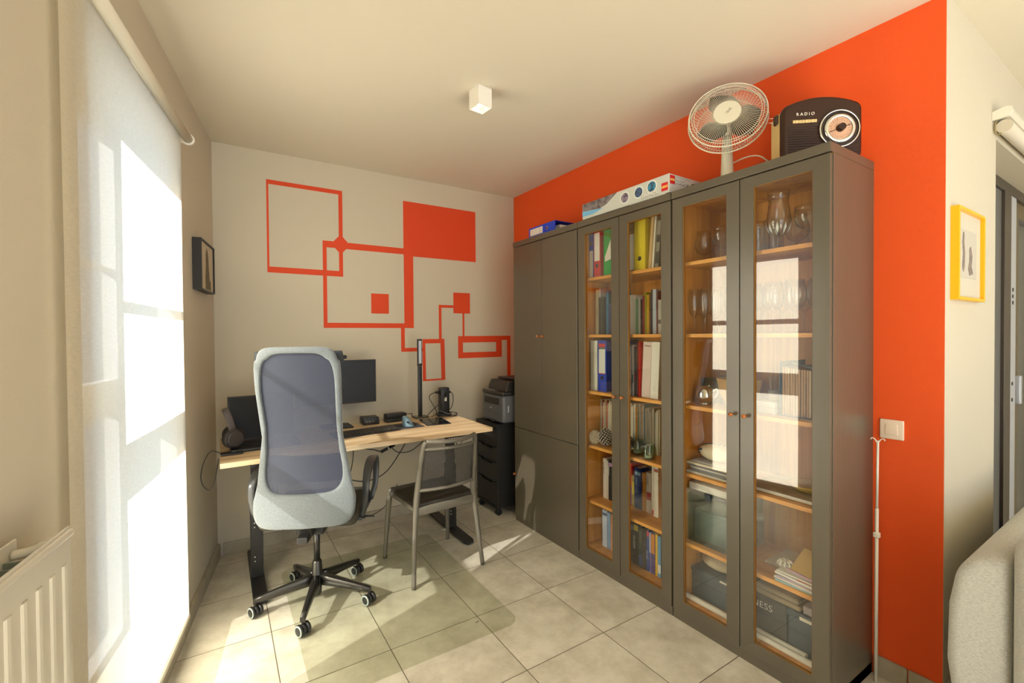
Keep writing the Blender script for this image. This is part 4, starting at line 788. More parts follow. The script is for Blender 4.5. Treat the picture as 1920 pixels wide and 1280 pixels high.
B().box(2.386, 2.724, -.012, -.002, 1.579, 1.917).done('mount_board', mat('mount_board', s(198, 190, 170), .6), t)
B().box(2.44, 2.66, -.0135, -.012, 1.66, 1.85).done('sketch_sheet', mat('sketch_paper', s(188, 180, 164), .7), t)
b = B(); b.prism([(2.475, 1.84), (2.49, 1.835), (2.49, 1.79), (2.50, 1.76), (2.495, 1.70), (2.48, 1.68), (2.465, 1.70), (2.475, 1.75), (2.465, 1.80)], -.0145, -.0135, 'xz'); b.prism([(2.56, 1.78), (2.58, 1.79), (2.60, 1.75), (2.59, 1.71), (2.61, 1.68), (2.56, 1.67), (2.545, 1.70), (2.56, 1.73)], -.0145, -.0135, 'xz'); b.done('faint_pencil_shapes', mat('pencil', s(140, 124, 112), .8, noise_amt=.35, scale=60), t)
# patio door in the return wall
dfr = B(); y0, y1 = YR + .12, YR + .20
dfr.box(3.03, 3.07, y0, y1, 0, 2.33); dfr.box(3.07, 5.24, y0, y1, 2.27, 2.33); dfr.box(5.24, 5.3, y0, y1, 0, 2.33); dfr.box(3.07, 5.24, y0, y1, 0, .03); dfr.box(3.88, 4.03, y0 - .004, y0 + .03, 0.03, 2.27)
dr = struct(dfr.done('door_1', ALU, bevel=.002), 'dark aluminium sliding patio door with pale gasket strip')
B().box(3.07, 3.88, y0 + .012, y0 + .05, .03, 2.27).done('fixed_panel', mat('panel_grey', s(96, 94, 90), .5), dr)
B().box(4.04, 4.20, y0 + .004, y0 + .03, .03, 2.27).done('gasket_strip', LGREY, dr)
b = B()
for z_ in (1.02, 1.12, 1.62, 1.66, 1.70): b.cyl((4.12, y0 + .004, z_), (4.12, y0 + .001, z_), .012, n=10)
b.done('fixing_screws', BLACK, dr)
b = B(); b.frame([(4.21, .03), (5.24, .03), (5.24, 2.27), (4.21, 2.27)], [(4.36, .13), (5.15, .13), (5.15, 2.17), (4.36, 2.17)], y0 + .02, y0 + .06, 'xz'); b.done('sliding_sash', mat('sash_brown', s(104, 88, 60), .5), dr)
B().box(4.355, 5.155, y0 + .038, y0 + .042, .125, 2.175).done('pane', PANE, dr)
b = B(); b.rbox(4.26, 4.31, y0 - .01, y0 + .02, .98, 1.16, .006); b.done('pull_handle', LGREY, dr)
t = thing('roller_blind', 'white cassette roller blind rolled up above the patio door', 'blind', (0, YR, 0))
b = B(); b.prism([(-.0005, 2.398), (-.0005, 2.436), (-.045, 2.446), (-.062, 2.440), (-.066, 2.420), (-.055, 2.402)], 2.955, 2.965, 'yz'); b.done('end_cap', WHITE, t)
b = B(); b.prism([(-.0005, 2.402), (-.0005, 2.433), (-.045, 2.443), (-.060, 2.437), (-.063, 2.420), (-.053, 2.405)], 2.965, 5.3, 'yz'); b.done('cassette', WHITEM, t)
b = B(); b.cyl((2.98, -.035, 2.368), (5.3, -.035, 2.368), .028, n=24); b.done('rolled_fabric', mat('rolled_cloth', s(206, 196, 176), .8), t)
b = B(); b.tube([(2.97, -.012, 2.40), (2.968, -.008, 2.365), (2.969, -.014, 2.335), (2.97, -.03, 2.335)], .003, 6); b.done('chain_bracket', mat('brass_bracket', s(150, 134, 90), .5), t)
struct(B().box(3.1, 5.6, 1.9, 2.1, 0, 2.3).done('wall_garden', mat('garden_wall', s(112, 88, 50), .9, noise_amt=.5, scale=6)), 'brown garden wall outside the patio door')
# sofa
t = thing('sofa', 'light grey fabric sofa with rounded back beside the pale wall', 'sofa', (0, 0, 0))
b = B(); b.prism([(.318, .06), (.405, .06), (.440, .22), (.462, .40), (.458, .58), (.440, .70), (.400, .752), (.318, .775)], 1.932, 3.6, 'yz'); o = b.done('backrest', SOFAF, t, bevel=.045); o.modifiers['bevel'].segments = 6; o.modifiers['bevel'].angle_limit = math.radians(12)
for f_ in o.data.polygons: f_.use_smooth = True
b = B(); b.rbox(1.885, 2.16, -.62, .314, .08, .865, .06, 6); b.done('armrest', SOFAF, t)
b = B(); b.rbox(2.165, 3.6, -.60, .295, .12, .44, .05, 5); b.done('seat_cushion', SOFAF, t)
for x_, y_ in ((1.98, -.55), (1.98, .40), (3.5, -.55), (3.5, .40)): B().cyl((x_, y_, 0), (x_, y_, .10), .02, .026, 16).done('leg', BLACK, t)
# ------------------------------------------------------------------ desk
DT, DY0, DY1, DX0, DX1 = .802, 2.728, 3.428, -.008, 1.592
t = thing('standing_desk', 'height-adjustable desk with light oak top and black metal legs', 'desk', (0, 0, 0))
B().box(DX0, DX1, DY0, DY1, DT - .027, DT).done('desktop', DESKW, t, bevel=.0015)
b = B(); b.box(.17, 1.42, 3.03, 3.09, DT - .067, DT - .0275); b.box(.16, 1.43, 3.13, 3.16, DT - .06, DT - .0275); b.done('crossbeam', BLKM, t)
for x in (.168, 1.425):
    g = B(); g.prism([(x - .036, 2.79), (x - .03, 2.765), (x + .03, 2.765), (x + .036, 2.79), (x + .036, 3.44), (x + .03, 3.465), (x - .03, 3.465), (x - .036, 3.44)], .012, .034, 'xy')
    for yy in (2.80, 3.43): g.cyl((x, yy, 0), (x, yy, .013), .02, n=16)
    g.done('foot', BLKM, t, bevel=.003)
    g = B(); g.box(x - .032, x + .032, 3.04, 3.11, .034, .50); g.mi = 0; g.box(x - .026, x + .026, 3.046, 3.104, .50, DT - .06); g.box(x - .035, x + .035, 2.80, 3.36, DT - .06, DT - .0275); g.done('leg', BLKM, t, bevel=.002)
    b = B()
    for zz in (.13, .155, .33, .355): b.cyl((x - .012, 3.04, zz), (x - .012, 3.0375, zz), .0035, n=8)
    b.done('rivets', mat('rivet', s(210, 206, 196), .4), t)
pn = B().rbox(1.25, 1.39, 2.735, 2.785, DT - .055, DT - .0275, .004).done('control_panel', BLACK, t)
b = B()
for k in range(7): b.box(1.262 + k * .017, 1.271 + k * .017, 2.7335, 2.735, DT - .048, DT - .036)
b.done('panel_buttons', mat('btn_print', s(190, 190, 186), .5), pn)
# ---- things on the desk
t = thing('monitor', 'black flat monitor on a stand at the middle of the desk', 'monitor', (.682, 3.30, DT))
b = B(); b.rbox(-.268, .268, .0, .016, .168, .474, .004); b.rbox(-.15, .15, .014, .045, .22, .42, .012); b.done('housing', BLACK, t); B().box(-.262, .262, -.001, .0005, .178, .468).done('screen', SCREEN, t)
b = B(); b.rbox(-.022, .022, .045, .068, .012, .33, .005); b.done('stand_pole', BLKM, t); B().rbox(-.10, .10, -.03, .15, 0, .012, .005).done('stand_base', BLKM, t)
t = thing('webcam', 'black webcam clipped on top of the monitor', 'webcam', (.700, 3.30, DT + .4745))
b = B(); b.rbox(-.047, .047, -.012, .012, .010, .036, .010, 5); b.done('body', BLACK, t); b = B(); b.cyl((.005, -.012, .023), (.005, -.015, .023), .009); b.mi = 1; b.cyl((.005, -.015, .023), (.005, -.0165, .023), .005); b.done('lens', [CHROME, BLACK], t); B().rbox(-.02, .02, -.01, .03, .0, .011, .003).done('clip', BLACK, t)
t = thing('laptop', 'black open laptop at the left end of the desk behind the headphones', 'laptop', (.215, 3.17, DT), math.radians(2))
B().rbox(-.18, .18, -.24, 0, .001, .018, .004).done('base', BLACK, t)
b = B(); b.M = Matrix.Translation((0, 0, .018)) @ Matrix.Rotation(math.radians(-12), 4, 'X'); b.rbox(-.18, .18, -.002, .006, 0, .27, .003); b.done('lid', BLACK, t)
b = B(); b.M = Matrix.Translation((0, 0, .018)) @ Matrix.Rotation(math.radians(-12), 4, 'X'); b.box(-.172, .172, -.0026, -.0019, .012, .262); b.done('screen', SCREEN, t)
KEY = mat('key_black', s(44, 43, 42), .45); KEYL = mat('key_legend', s(150, 148, 140), .5)
def keys(b, x0, y0, nx, ny, px, z, leg=True):
    for j in range(ny):
        for i in range(nx):
            x, y = x0 + i * px, y0 + j * px; b.mi = 0; b.box(x, x + px * .82, y, y + px * .82, z, z + .004)
            if leg and (i * 7 + j * 3) % 2 == 0: b.mi = 1; b.box(x + px * .2, x + px * .55, y + px * .3, y + px * .62, z + .004, z + .0043)
b = B(); keys(b, -.15, -.115, 16, 5, .0188, .018, False); b.done('laptop_keys', [KEY, KEYL], t)
t = thing('keyboard', 'black full-size keyboard in front of the monitor', 'keyboard', (.60, 3.02, DT), math.radians(7))
b = B(); b.prism([(-.07, .0), (.07, 0), (.07, .020), (-.07, .009)], -.01, .42, 'yz'); b.done('case', BLACK, t, bevel=.002)
b = B(); b.M = Matrix.Translation((0, 0, .0145)) @ Matrix.Rotation(math.radians(4.5), 4, 'X'); keys(b, 0, -.062, 22, 6, .0185, .0006); b.done('key_block', [KEY, KEYL], t)
t = thing('mini_computer', 'small black box computer behind the keyboard', 'computer', (.915, 3.36, DT), math.radians(-2))
B().rbox(-.058, .058, -.058, .058, .002, .052, .005).done('case', BLACK, t); b = B(); b.cyl((.012, -.0585, .026), (.012, -.0595, .026), .005); b.box(-.04, -.026, -.0595, -.0585, .02, .03); b.box(-.018, -.004, -.0595, -.0585, .02, .03); b.done('front_ports', mat('ports', s(110, 108, 100), .4), t)
GB = 'black power adapters behind the mouse'
t = thing('power_adapter', 'lower of two stacked black power adapters on the desk', 'power adapter', (1.10, 3.35, DT), math.radians(4), GB); B().rbox(-.075, .075, -.035, .035, 0, .028, .005).done('case', BLACK, t)
t = thing('power_adapter', 'upper of two stacked black power adapters on the desk', 'power adapter', (1.105, 3.352, DT + .0285), math.radians(6), GB); B().rbox(-.078, .078, -.036, .036, 0, .032, .005).done('case', BLKM, t)
def cable(lb, pts, r=.003, m=BLACK, grp='black cables around the desk', nm='cable'):
    return tag(B().tube(pts, r, 7, sub=5).done(nm, m), lb, 'cable', grp)
cable('black cable from the power adapter across to the desk lamp', [(1.18, 3.36, DT + .045), (1.24, 3.37, DT + .04), (1.25, 3.39, DT + .03), (1.262, 3.41, DT + .004)])
t = thing('mouse_pad', 'dark flat mouse pad under the blue-grey mouse', 'mouse pad', (1.10, 3.12, DT), math.radians(4)); B().rbox(-.105, .105, -.10, .095, .0002, .004, .0018).done('pad', mat('pad', s(52, 52, 58), .8), t)
b = B(); b.box(-.06, -.03, -.0985, -.092, .004, .0043); b.done('printed_mark', KEYL, t)
t = thing('vertical_mouse', 'blue-grey upright ergonomic mouse on the dark pad', 'mouse', (1.115, 3.10, DT + .0045), math.radians(10))
b = B(); rows = []
for i in range(13):
    q = i / 12; z = .072 * q; wx = .040 * (1 - q * .62) + .006 * math.sin(PI * q); wy = .052 * (1 - q * .68); ox = -.024 * q ** 1.4 + .004; oy = .012 * q
    if i == 12: wx *= .5; wy *= .5
    rows.append([(ox + wx * math.cos(a) * (1 - .25 * max(0, math.cos(a))), oy + wy * math.sin(a), z) for a in (2 * PI * k / 24 for k in range(24))])
vs = b._grid(rows); b._cap(vs[0][::-1]); b._cap(vs[-1]); b.done('body', mat('mouse_blue', s(104, 132, 146), .35), t); B().rbox(-.03, -.018, -.05, -.03, .028, .040, .003).done('thumb_wheel', BLACK, t)
t = thing('tablet', 'black glossy tablet lying flat at the right of the desk', 'tablet', (1.335, 3.145, DT), math.radians(-8))
B().rbox(-.09, .09, -.125, .125, .0003, .007, .003).done('case', BLKM, t); B().box(-.084, .084, -.118, .118, .0071, .0075).done('screen', mat('gloss_black', s(16, 16, 18), .06), t)
t = thing('desk_lamp', 'black slim upright LED desk lamp folded straight, near the wall', 'desk lamp', (1.318, 3.385, DT))
B().rbox(-.055, .055, -.05, .04, 0, .012, .006).done('base', mat('lamp_base', s(74, 70, 60), .2), t); B().rbox(-.0165, .0165, -.006, .010, .012, .40, .004).done('stem', BLKM, t)
hd = B().rbox(-.0185, .0185, -.008, .012, .402, .616, .004).done('lamp_head', BLKM, t); B().box(-.011, .011, -.0095, -.0078, .425, .602).done('light_strip', mat('diffuser', s(188, 194, 204), .4), hd)
t = thing('socket_tower', 'black upright multi-socket tower with plugs on the back of the desk', 'power strip', (1.515, 3.375, DT))
b = B(); b.lathe([(.001, 0), (.062, 0), (.066, .008), (.060, .018), (.045, .022)], n=28); b.done('base', BLACK, t); b = B(); b.rbox(-.037, .037, -.034, .034, .02, .225, .010, 4); b.done('tower', BLACK, t)
b = B()
for zz in (.06, .11, .16): b.cyl((0, -.034, zz), (0, -.0365, zz), .017); b.cyl((-.037, 0, zz), (-.0395, 0, zz), .017)
b.done('sockets', BLKM, t); b = B(); b.cyl((-.037, -.002, .185), (-.075, -.002, .19), .013, .007, 14); b.cyl((.005, -.036, .175), (.008, -.062, .175), .013, .009, 14); b.cyl((.037, 0, .18), (.06, 0, .185), .013, .007, 14); b.done('plugs', BLACK, t)
B().rbox(-.012, .004, -.050, -.035, .118, .150, .003).done('white_plug', WHITE, t)
Tx, Ty = 1.515, 3.375
cable('cable looping from the left plug of the socket tower', [(Tx - .075, Ty, DT + .19), (Tx - .13, Ty - .01, DT + .16), (Tx - .10, Ty - .02, DT + .09), (Tx - .075, Ty - .03, DT + .03), (Tx - .12, Ty - .03, DT + .004)])
cable('cable crossing in front of the socket tower', [(Tx + .008, Ty - .062, DT + .175), (Tx - .05, Ty - .07, DT + .12), (Tx - .13, Ty - .05, DT + .05), (Tx - .16, Ty - .02, DT + .004)])
cable('cable hanging from the right plug of the socket tower', [(Tx + .06, Ty, DT + .185), (Tx + .078, Ty - .01, DT + .15), (Tx + .045, Ty - .05, DT + .07), (Tx - .04, Ty - .075, DT + .015), (Tx - .11, Ty - .09, DT + .004)])
cable('cable lying in a coil at the foot of the socket tower', [(Tx - .07, Ty - .06, DT + .004), (Tx + .01, Ty - .09, DT + .006), (Tx + .07, Ty - .08, DT + .004), (Tx + .09, Ty - .04, DT + .004), (Tx + .12, Ty + .01, DT + .004), (Tx + .04, Ty + .085 - .04, DT + .004 + 0.02)])
cable('thin grey cable draped over the base of the socket tower', [(Tx - .06, Ty - .05, DT + .05), (Tx - .02, Ty - .07, DT + .03), (Tx + .03, Ty - .08, DT + .015), (Tx + .065, Ty - .07, DT + .012), (Tx + .02, Ty - .10, DT + .004)], .002, mat('grey_cable', s(140, 150, 156), .5))
t = thing('headphones', 'black over-ear headphones resting at the left end of the desk', 'headphones', (.055, 2.985, DT + .012), math.radians(25))
b = B(); b.M = Matrix.Translation((0, 0, .062)) @ Matrix.Rotation(math.radians(12), 4, 'Y'); b.cyl((0, -.030, 0), (0, .012, 0), .050, .054, 32); b.cyl((0, -.036, 0), (0, -.030, 0), .040, .048, 32); b.done('near_ear_cup', mat('hp_dark', s(54, 50, 50), .5), t)
b = B(); b.M = Matrix.Translation((.06, .13, .062)); b.cyl((0, -.02, 0), (0, .02, 0), .048, .048, 32); b.done('far_ear_cup', BLACK, t)
b = B(); b.ribbon([(-.004, -.01, .10), (-.014, -.008, .15), (-.022, .005, .195), (-.02, .04, .222), (.0, .08, .222), (.03, .115, .19), (.05, .128, .14), (.055, .13, .10)], (1, 0, .15), .036, .007); b.done('headband', mat('hp_band', s(86, 80, 80), .4), t)
t = thing('docking_hub', 'flat black phone and hub beneath the headphones at the desk corner', 'dock', (.045, 2.925, DT)); B().rbox(-.05, .055, -.035, .03, .0003, .010, .003).done('case', BLACK, t); B().rbox(.015, .05, -.02, .012, .010, .014, .002).done('raised_panel', BLKM, t)
cable('thin black cable looping off the left end of the desk', [(-.0, 2.94, DT + .006), (-.05, 2.96, DT + .02), (-.085, 2.93, DT - .04), (-.092, 2.87, DT - .11), (-.06, 2.84, DT - .155), (-.035, 2.85, DT - .12), (-.02, 2.88, DT - .05), (-.015, 3.0, DT - .035)], .0022)
# cables under the desk
UC = [('thick cable sagging in a wide curve under the desk', [(1.12, 3.10, .732), (1.06, 3.12, .62), (.96, 3.12, .50), (.84, 3.12, .46), (.72, 3.12, .49), (.60, 3.12, .60), (.56, 3.12, .731)], .0035),
 ('cable with an inline plug below the desk centre', [(1.10, 3.08, .732), (1.02, 3.07, .70), (.93, 3.06, .66), (.86, 3.06, .68), (.78, 3.08, .70), (.72, 3.1, .731)], .0035),
 ('cable hanging almost straight below the desk left of the armrest', [(.66, 3.2, .732), (.64, 3.2, .60), (.66, 3.2, .40), (.62, 3.22, .30)], .003),
 ('pair-twin cable hanging beside the left desk leg', [(.74, 3.2, .732), (.76, 3.2, .66), (.74, 3.2, .52), (.67, 3.2, .36), (.60, 3.2, .30)], .003),
 ('cable running low and loose to the skirting', [(.72, 3.3, .33), (.80, 3.38, .20), (.92, 3.46, .09), (1.02, 3.48, .10), (1.10, 3.49, .16), (1.16, 3.48, .28)], .0028),
 ('cable bending down behind the side chair', [(.98, 3.25, .732), (1.03, 3.28, .66), (1.10, 3.30, .58), (1.22, 3.32, .57), (1.34, 3.30, .66)], .003),
 ('cable crossing left under the desk toward the wall', [(.72, 3.15, .731), (.58, 3.16, .66), (.44, 3.18, .62), (.30, 3.2, .58)], .003),
 ('cable drooping from the control panel to the wall', [(1.32, 2.80, .745), (1.40, 2.95, .70), (1.50, 3.1, .62), (1.62, 3.3, .57), (1.72, 3.45, .55)], .003)]
for lb, p, r in UC: cable(lb, p, r)
t = thing('inline_plug', 'black inline connector on the cable under the desk', 'connector', (.96, 3.065, .672), math.radians(0)); b = B(); b.cyl((-.05, 0, -.015), (.045, 0, .022), .010, n=12); b.done('connector_body', BLACK, t); b = B(); b.cyl((-.004, 0, .0028), (.004, 0, .006), .0107, n=12); b.done('white_band', WHITE, t)

# ------------------------------------------------------------------ drawer pedestal and printer
PX, PY0, PY1 = 1.838, 3.082, 3.418
t = thing('drawer_pedestal', 'black wheeled drawer pedestal in the corner under the printer', 'drawer unit', (0, 0, 0))
b = B(); b.box(PX + .018, 2.29, PY0 + .016, PY1 - .016, .062, .708); b.box(PX, 2.29, PY0, PY0 + .016, .06, .710); b.box(PX, 2.29, PY1 - .016, PY1, .06, .710); b.box(PX, 2.29, PY0 + .016, PY1 - .016, .055, .075); b.done('carcass', BLKW, t, bevel=.001)
B().box(PX - .006, 2.30, PY0 - .004, PY1 + .004, .7105, .734).done('top_panel', BLKW, t, bevel=.002)
DZ = [.080, .275, .430, .555, .705]
for k in range(4):
    z0, z1 = DZ[k], DZ[k + 1] - .004
    b = B(); b.prism([(PY0 + .018, z0), (PY1 - .018, z0), (PY1 - .018, z1 - .004), (PY1 - .06, z1 - .004), (PY1 - .10, z1 - .022), (PY0 + .10, z1 - .022), (PY0 + .06, z1 - .004), (PY0 + .018, z1 - .004)], PX + .002, PX + .0175, 'yz'); b.done('drawer', BLKW, t, bevel=.001)
for x_, y_ in ((PX + .03, PY0 + .03), (PX + .03, PY1 - .03), (2.25, PY0 + .03), (2.25, PY1 - .03)):
    b = B(); b.cyl((x_ - .004, y_ - .016, .024), (x_ - .004, y_ + .016, .024), .024, n=24); b.box(x_ - .014, x_ + .012, y_ - .019, y_ + .019, .035, .0545); b.done('castor', BLACK, t, bevel=.002)
t = thing('printer', 'dark grey multifunction laser printer on the black drawer pedestal', 'printer', (0, 0, .7345))
PG = mat('printer_grey', s(92, 92, 94), .4, metal=.15); PB = mat('printer_black', s(42, 38, 34), .4)
b = B(); b.rbox(1.855, 2.28, 3.018, 3.345, .012, .232, .022, 4); b.done('body', PG, t); b = B(); b.rbox(1.852, 2.28, 3.014, 3.35, .232, .262, .010, 3); b.done('scanner_bed', PB, t)
b = B(); b.prism([(1.885, .262), (1.89, .295), (1.915, .343), (2.26, .343), (2.27, .262)], 3.02, 3.30, 'xz'); b.done('document_feeder', PB, t, bevel=.004)
B().rbox(1.98, 2.22, 3.06, 3.30, .346, .362, .005).done('feeder_tray', PB, t)
B().box(1.8535, 1.856, 3.075, 3.305, .155, .208).done('output_slot', BLACK, t); B().rbox(1.851, 1.855, 3.19, 3.215, .118, .127, .001).done('logo_plate', LGREY, t)
b = B(); b.box(1.8538, 1.856, 3.03, 3.335, .092, .094); b.box(1.8538, 1.856, 3.15, 3.22, .014, .034); b.done('tray_seams', BLACK, t)
b = B(); b.box(1.858, 1.885, 3.22, 3.31, .2622, .265); b.box(1.86, 1.88, 3.15, 3.20, .2622, .265); b.done('control_buttons', KEYL, t); b = B(); b.box(1.90, 1.91, 3.0155, 3.018, .10, .15); b.done('side_grip', LGREY, t)
for y_ in (3.04, 3.32): B().box(1.88, 1.90, y_ - .008, y_ + .008, 0, .013).done('foot', BLACK, t)

# ------------------------------------------------------------------ chair mat
t = thing('chair_mat', 'translucent greenish rounded plastic floor mat under both chairs', 'floor mat', (0, 0, 0)); b = B(); p = []
for cx, cy, a0 in ((1.19, 3.05, 0), (.36, 3.05, 90), (.36, 1.955, 180), (1.19, 1.955, 270)):
    for k in range(7): a = math.radians(a0 + 15 * k); p.append((cx + .066 * math.cos(a), cy + .066 * math.sin(a)))
b.prism(p, .0004, .0026, 'xy'); b.done('plastic_sheet', MATG, t); B().box(1.06, 1.078, 2.0, 2.004, .0027, .0030).done('printed_mark', BLACK, t)

# ------------------------------------------------------------------ office chair
t = thing('office_chair', 'high-backed grey mesh office chair seen from behind at the desk', 'office chair', (.43, 2.65, .003), math.radians(-25))
CHM = mat('chair_base_metal', s(74, 72, 68), .3, metal=.8)
for k in range(5):
    a = math.radians(103.8 + 25 + 72 * k); c_, s_ = math.cos(a), math.sin(a)
    b = B(); L = .305; rows = []
    for i in range(7):
        q = i / 6; r = .028 + (L - .028) * q; wd = .036 - .014 * q; zt_ = .150 - .050 * q - .006 * q * q; zb = zt_ - (.056 - .030 * q); cc_ = Vector((c_ * r, s_ * r, 0)); sd = Vector((-s_, c_, 0)) * (wd / 2)
        rows.append([cc_ + sd * e + Vector((0, 0, zz)) for e, zz in ((1, zt_ - .004), (.7, zt_), (-.7, zt_), (-1, zt_ - .004), (-1, zb + .003), (-.8, zb), (.8, zb), (1, zb + .003))])
    vs = b._grid(rows); b._cap(vs[0][::-1]); b._cap(vs[-1]); lg = b.done('leg', CHM, t)
    b = B(); cx, cy = c_ * .295, s_ * .295; b.cyl((cx, cy, .045), (cx, cy, .078), .007, n=12); tw = Vector((math.cos(math.radians(52)), math.sin(math.radians(52)), 0)); ctr = Vector((cx, cy, .030)) - Vector((0, 0, 0))
    b.cyl(ctr - tw * .010, ctr + tw * .010, .024, n=24); b.done('caster_fork', BLACK, lg)
    for sg in (-1, 1):
        b = B(); b.lathe([(.001, 0), (.018, 0), (.024, .003), (.0285, .005), (.0285, .017), (.024, .0185), (.001, .0185)], ctr + tw * (.009 * sg), 28, tw * sg); b.mi = 1
        b.lathe([(.0205, .0190), (.0258, .0190), (.0275, .017)], ctr + tw * (.009 * sg), 28, tw * sg); b.done('caster_wheel', [BLACK, mat('wheel_rim', s(160, 172, 160), .5)], lg)
b = B(); b.lathe([(.001, .035), (.019, .035), (.021, .04), (.024, .085), (.033, .09), (.033, .135), (.028, .15), (.024, .215), (.020, .225), (.001, .226)], n=28); b.done('hub', CHM, t)
b = B(); b.cyl((0, 0, .22), (0, 0, .42), .016, n=20); b.done('gas_column', CHM, t)
b = B(); b.rbox(-.07, .07, -.12, .10, .405, .455, .015); b.box(-.025, .025, -.245, -.10, .42, .45); b.done('tilt_mechanism', BLACK, t, bevel=.003)
b = B(); b.cyl((.07, .02, .43), (.19, .03, .430), .006, n=10); b.cyl((.19, .03, .43), (.25, .035, .430), .012, .010, n=12); b.cyl((.25, .035, .43), (.30, .04, .428), .004, n=8); b.done('lever', BLACK, t)
b = B(); b.rbox(-.245, .245, -.17, .27, .455, .535, .038, 6); b.done('seat', mat('seat_dark', s(58, 54, 44), .9, bump=.4, bscale=300), t)
def ybk(z): q = (z - .49) / .9; return -.235 + .035 * math.sin(PI * min(1, q * 1.35)) - .10 * max(0, q - .25) ** 1.25
def loop(hw, z0, z1, n, dd=0):
    L = []; N = 72
    for k in range(N):
        a = 2 * PI * k / N; c_, s_ = math.cos(a), math.sin(a); e = 2 / n
        z = (z0 + z1) / 2 + (z1 - z0) / 2 * math.copysign(abs(s_) ** e, s_); L.append((hw(z) * math.copysign(abs(c_) ** e, c_), z))
    return L
hwo = lambda z: .240 + .012 * math.sin(PI * max(0, min(1, (.62 - z) / .3 + .2))) - .050 * max(0, min(1, (z - .62) / .30)) + .014 * max(0, min(1, (z - .95) / .42)) - (.010 if z > 1.33 else 0)
hwi = lambda z: hwo(z) - .026
lo = loop(hwo, .490, 1.392, 8); li = loop(hwi, .655, 1.362, 5)
rows = []; NS = 16
for j in range(NS):
    a = 2 * PI * j / NS; row = []
    for (xo, zo), (xi, zi) in zip(lo, li):
        mx, mz = (xo + xi) / 2, (zo + zi) / 2; hx, hz = (xo - xi) / 2, (zo - zi) / 2; ca = math.copysign(abs(math.cos(a)) ** .6, math.cos(a)); sa = math.copysign(abs(math.sin(a)) ** .6, math.sin(a))
        x_, z_ = mx + hx * ca, mz + hz * ca; row.append((x_, ybk(z_) + sa * .016 + .10 * (abs(x_) / .25) ** 2 * .35, z_))
    rows.append(row)
b = B(); b._grid(rows, closed_v=True); b.done('back_frame', CHAIRF, t)
b = B(); rows = []
for j in range(9):
    q = 1 - j / 8; rows.append([(x * max(q, .001), ybk(1.0 + (z - 1.0) * max(q, .001)) + .10 * .35 * (abs(x * q) / .25) ** 2 + .0, 1.0 + (z - 1.0) * max(q, .001)) for x, z in li])
b._grid(rows); b.done('mesh_back', CHAIRM, t)
b = B(); b._grid([[(u * .19, ybk(z) + .030 + .035 * (abs(u)) ** 2, z) for u in (i / 8 - 1 for i in range(17))] for z in (.70 + .02 * k for k in range(8))], closed_u=False); o = b.done('lumbar_support', BLACK, t); md = o.modifiers.new('thick', 'SOLIDIFY'); md.thickness = .006
b = B(); b._grid([[(u * (.202 - .004 * (k == 0 or k == 10)), ybk(1.16 + k * .021) + .040 + .030 * abs(u) ** 2 + .012 * math.sin(PI * k / 10), 1.16 + k * .021) for u in (i / 8 - 1 for i in range(17))] for k in range(11)], closed_u=False); o = b.done('headrest', mat('headrest_dark', s(48, 52, 56), .9), t); md = o.modifiers.new('thick', 'SOLIDIFY'); md.thickness = .022
b = B(); b.prism([(-.225, .62), (-.205, .60), (-.15, .46), (-.19, .43), (-.235, .50)], -.035, .035, 'yz'); b.done('back_bracket', BLACK, t, bevel=.004)
for sg in (-1, 1):
    b = B(); P = [(.250, -.085, .475), (.275, -.105, .53), (.282, -.118, .60), (.284, -.112, .670), (.284, -.065, .715), (.284, .01, .742), (.284, .09, .748), (.284, .16, .738), (.286, .200, .69), (.286, .200, .62), (.280, .190, .55), (.255, .175, .475)]
    Q = []
    for i in range(len(P) - 1):
        for q in range(3): Q.append(Vector(P[i]).lerp(Vector(P[i + 1]), q / 3))
    Q.append(Vector(P[-1])); Q = [Vector((v.x * sg, v.y, v.z)) for v in Q]
    Q2 = [Q[0]] + [(Q[i - 1] + Q[i] * 2 + Q[i + 1]) / 4 for i in range(1, len(Q) - 1)] + [Q[-1]]
    b.ribbon(Q2, (1, 0, 0), [.030 + .022 * math.exp(-((i - 17) / 7) ** 2) for i in range(len(Q2))], .012); b.rbox(.20 * sg, .258 * sg, -.10, .19, .462, .480, .005); b.done('armrest', mat('arm_black', s(50, 52, 54), .3), t)

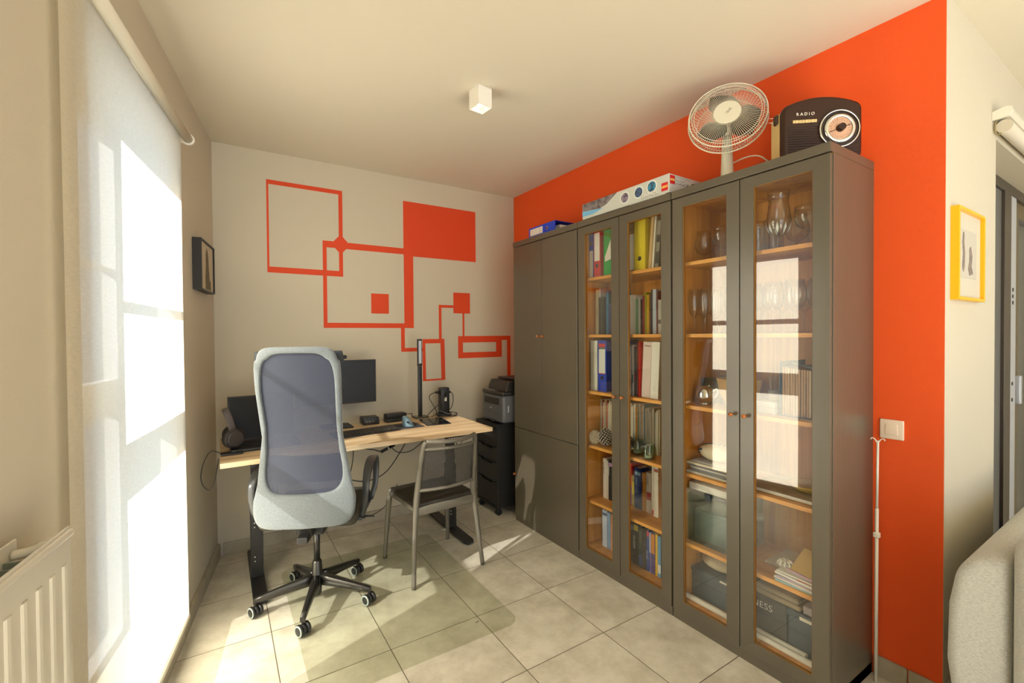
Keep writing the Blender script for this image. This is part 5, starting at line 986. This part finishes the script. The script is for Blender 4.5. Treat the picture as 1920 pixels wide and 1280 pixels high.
# ------------------------------------------------------------------ side chair
t = thing('side_chair', 'grey metal-framed side chair with black perforated back and seat', 'chair', (1.126, 2.706, .003), math.radians(3.5))
for sg in (-1, 1):
    b = B(); b.tube([(.232 * sg, -.232, 0), (.215 * sg, -.205, .22), (.196 * sg, -.190, .43), (.186 * sg, -.200, .56), (.180 * sg, -.225, .70), (.172 * sg, -.250, .80), (.160 * sg, -.262, .835)], [.0135, .015, .0175, .019, .0175, .0155, .014, .0135], 14, sub=6); b.done('leg', GREYM, t)
    b = B(); b.tube([(.230 * sg, .225, 0), (.218 * sg, .208, .22), (.206 * sg, .190, .42), (.198 * sg, .182, .440)], [.013, .0155, .0185, .020], 14, sub=6); b.done('leg', GREYM, t)
b = B(); ar = lambda z, hw, yb, bow, n=13: [(hw * (2 * i / (n - 1) - 1), yb - bow * (1 - (2 * i / (n - 1) - 1) ** 2), z) for i in range(n)]
b.tube([(p[0], p[1], p[2] - .006 * (1 - (p[0] / .16) ** 2)) for p in ar(.837, .160, -.262, .050)], .013, 12, sub=2); b.done('top_rail', GREYM, t); b = B(); b.tube(ar(.790, .172, -.250, .046), .0095, 10, sub=2); b.done('upper_back_rail', GREYM, t); b = B(); b.tube(ar(.545, .186, -.205, .040), .0105, 10, sub=2); b.done('lower_back_rail', GREYM, t)
b = B(); rows = []
for j in range(9):
    z = .550 + .235 * j / 8; q = j / 8; rows.append([(u * (.181 - .012 * q), -.207 - .042 * q - (.040 + .006 * q) * (1 - u * u), z) for u in (i / 12 - 1 for i in range(25))])
b._grid(rows, closed_u=False); o = b.done('perforated_back', PERF, t); 
b = B(); b.rbox(-.205, .205, -.190, .200, .436, .462, .012, 4); b.done('seat', mat('seat_black', s(42, 38, 30), .55), t)
b = B(); b.rbox(-.196, .196, -.203, -.183, .392, .445, .008); b.tube([(-.200, .185, .430), (.200, .185, .430)], .014, 12, sub=1); b.tube([(-.197, -.188, .430), (-.203, .185, .430)], .015, 12, sub=1); b.tube([(.197, -.188, .430), (.203, .185, .430)], .015, 12, sub=1); b.done('seat_rails', GREYM, t)
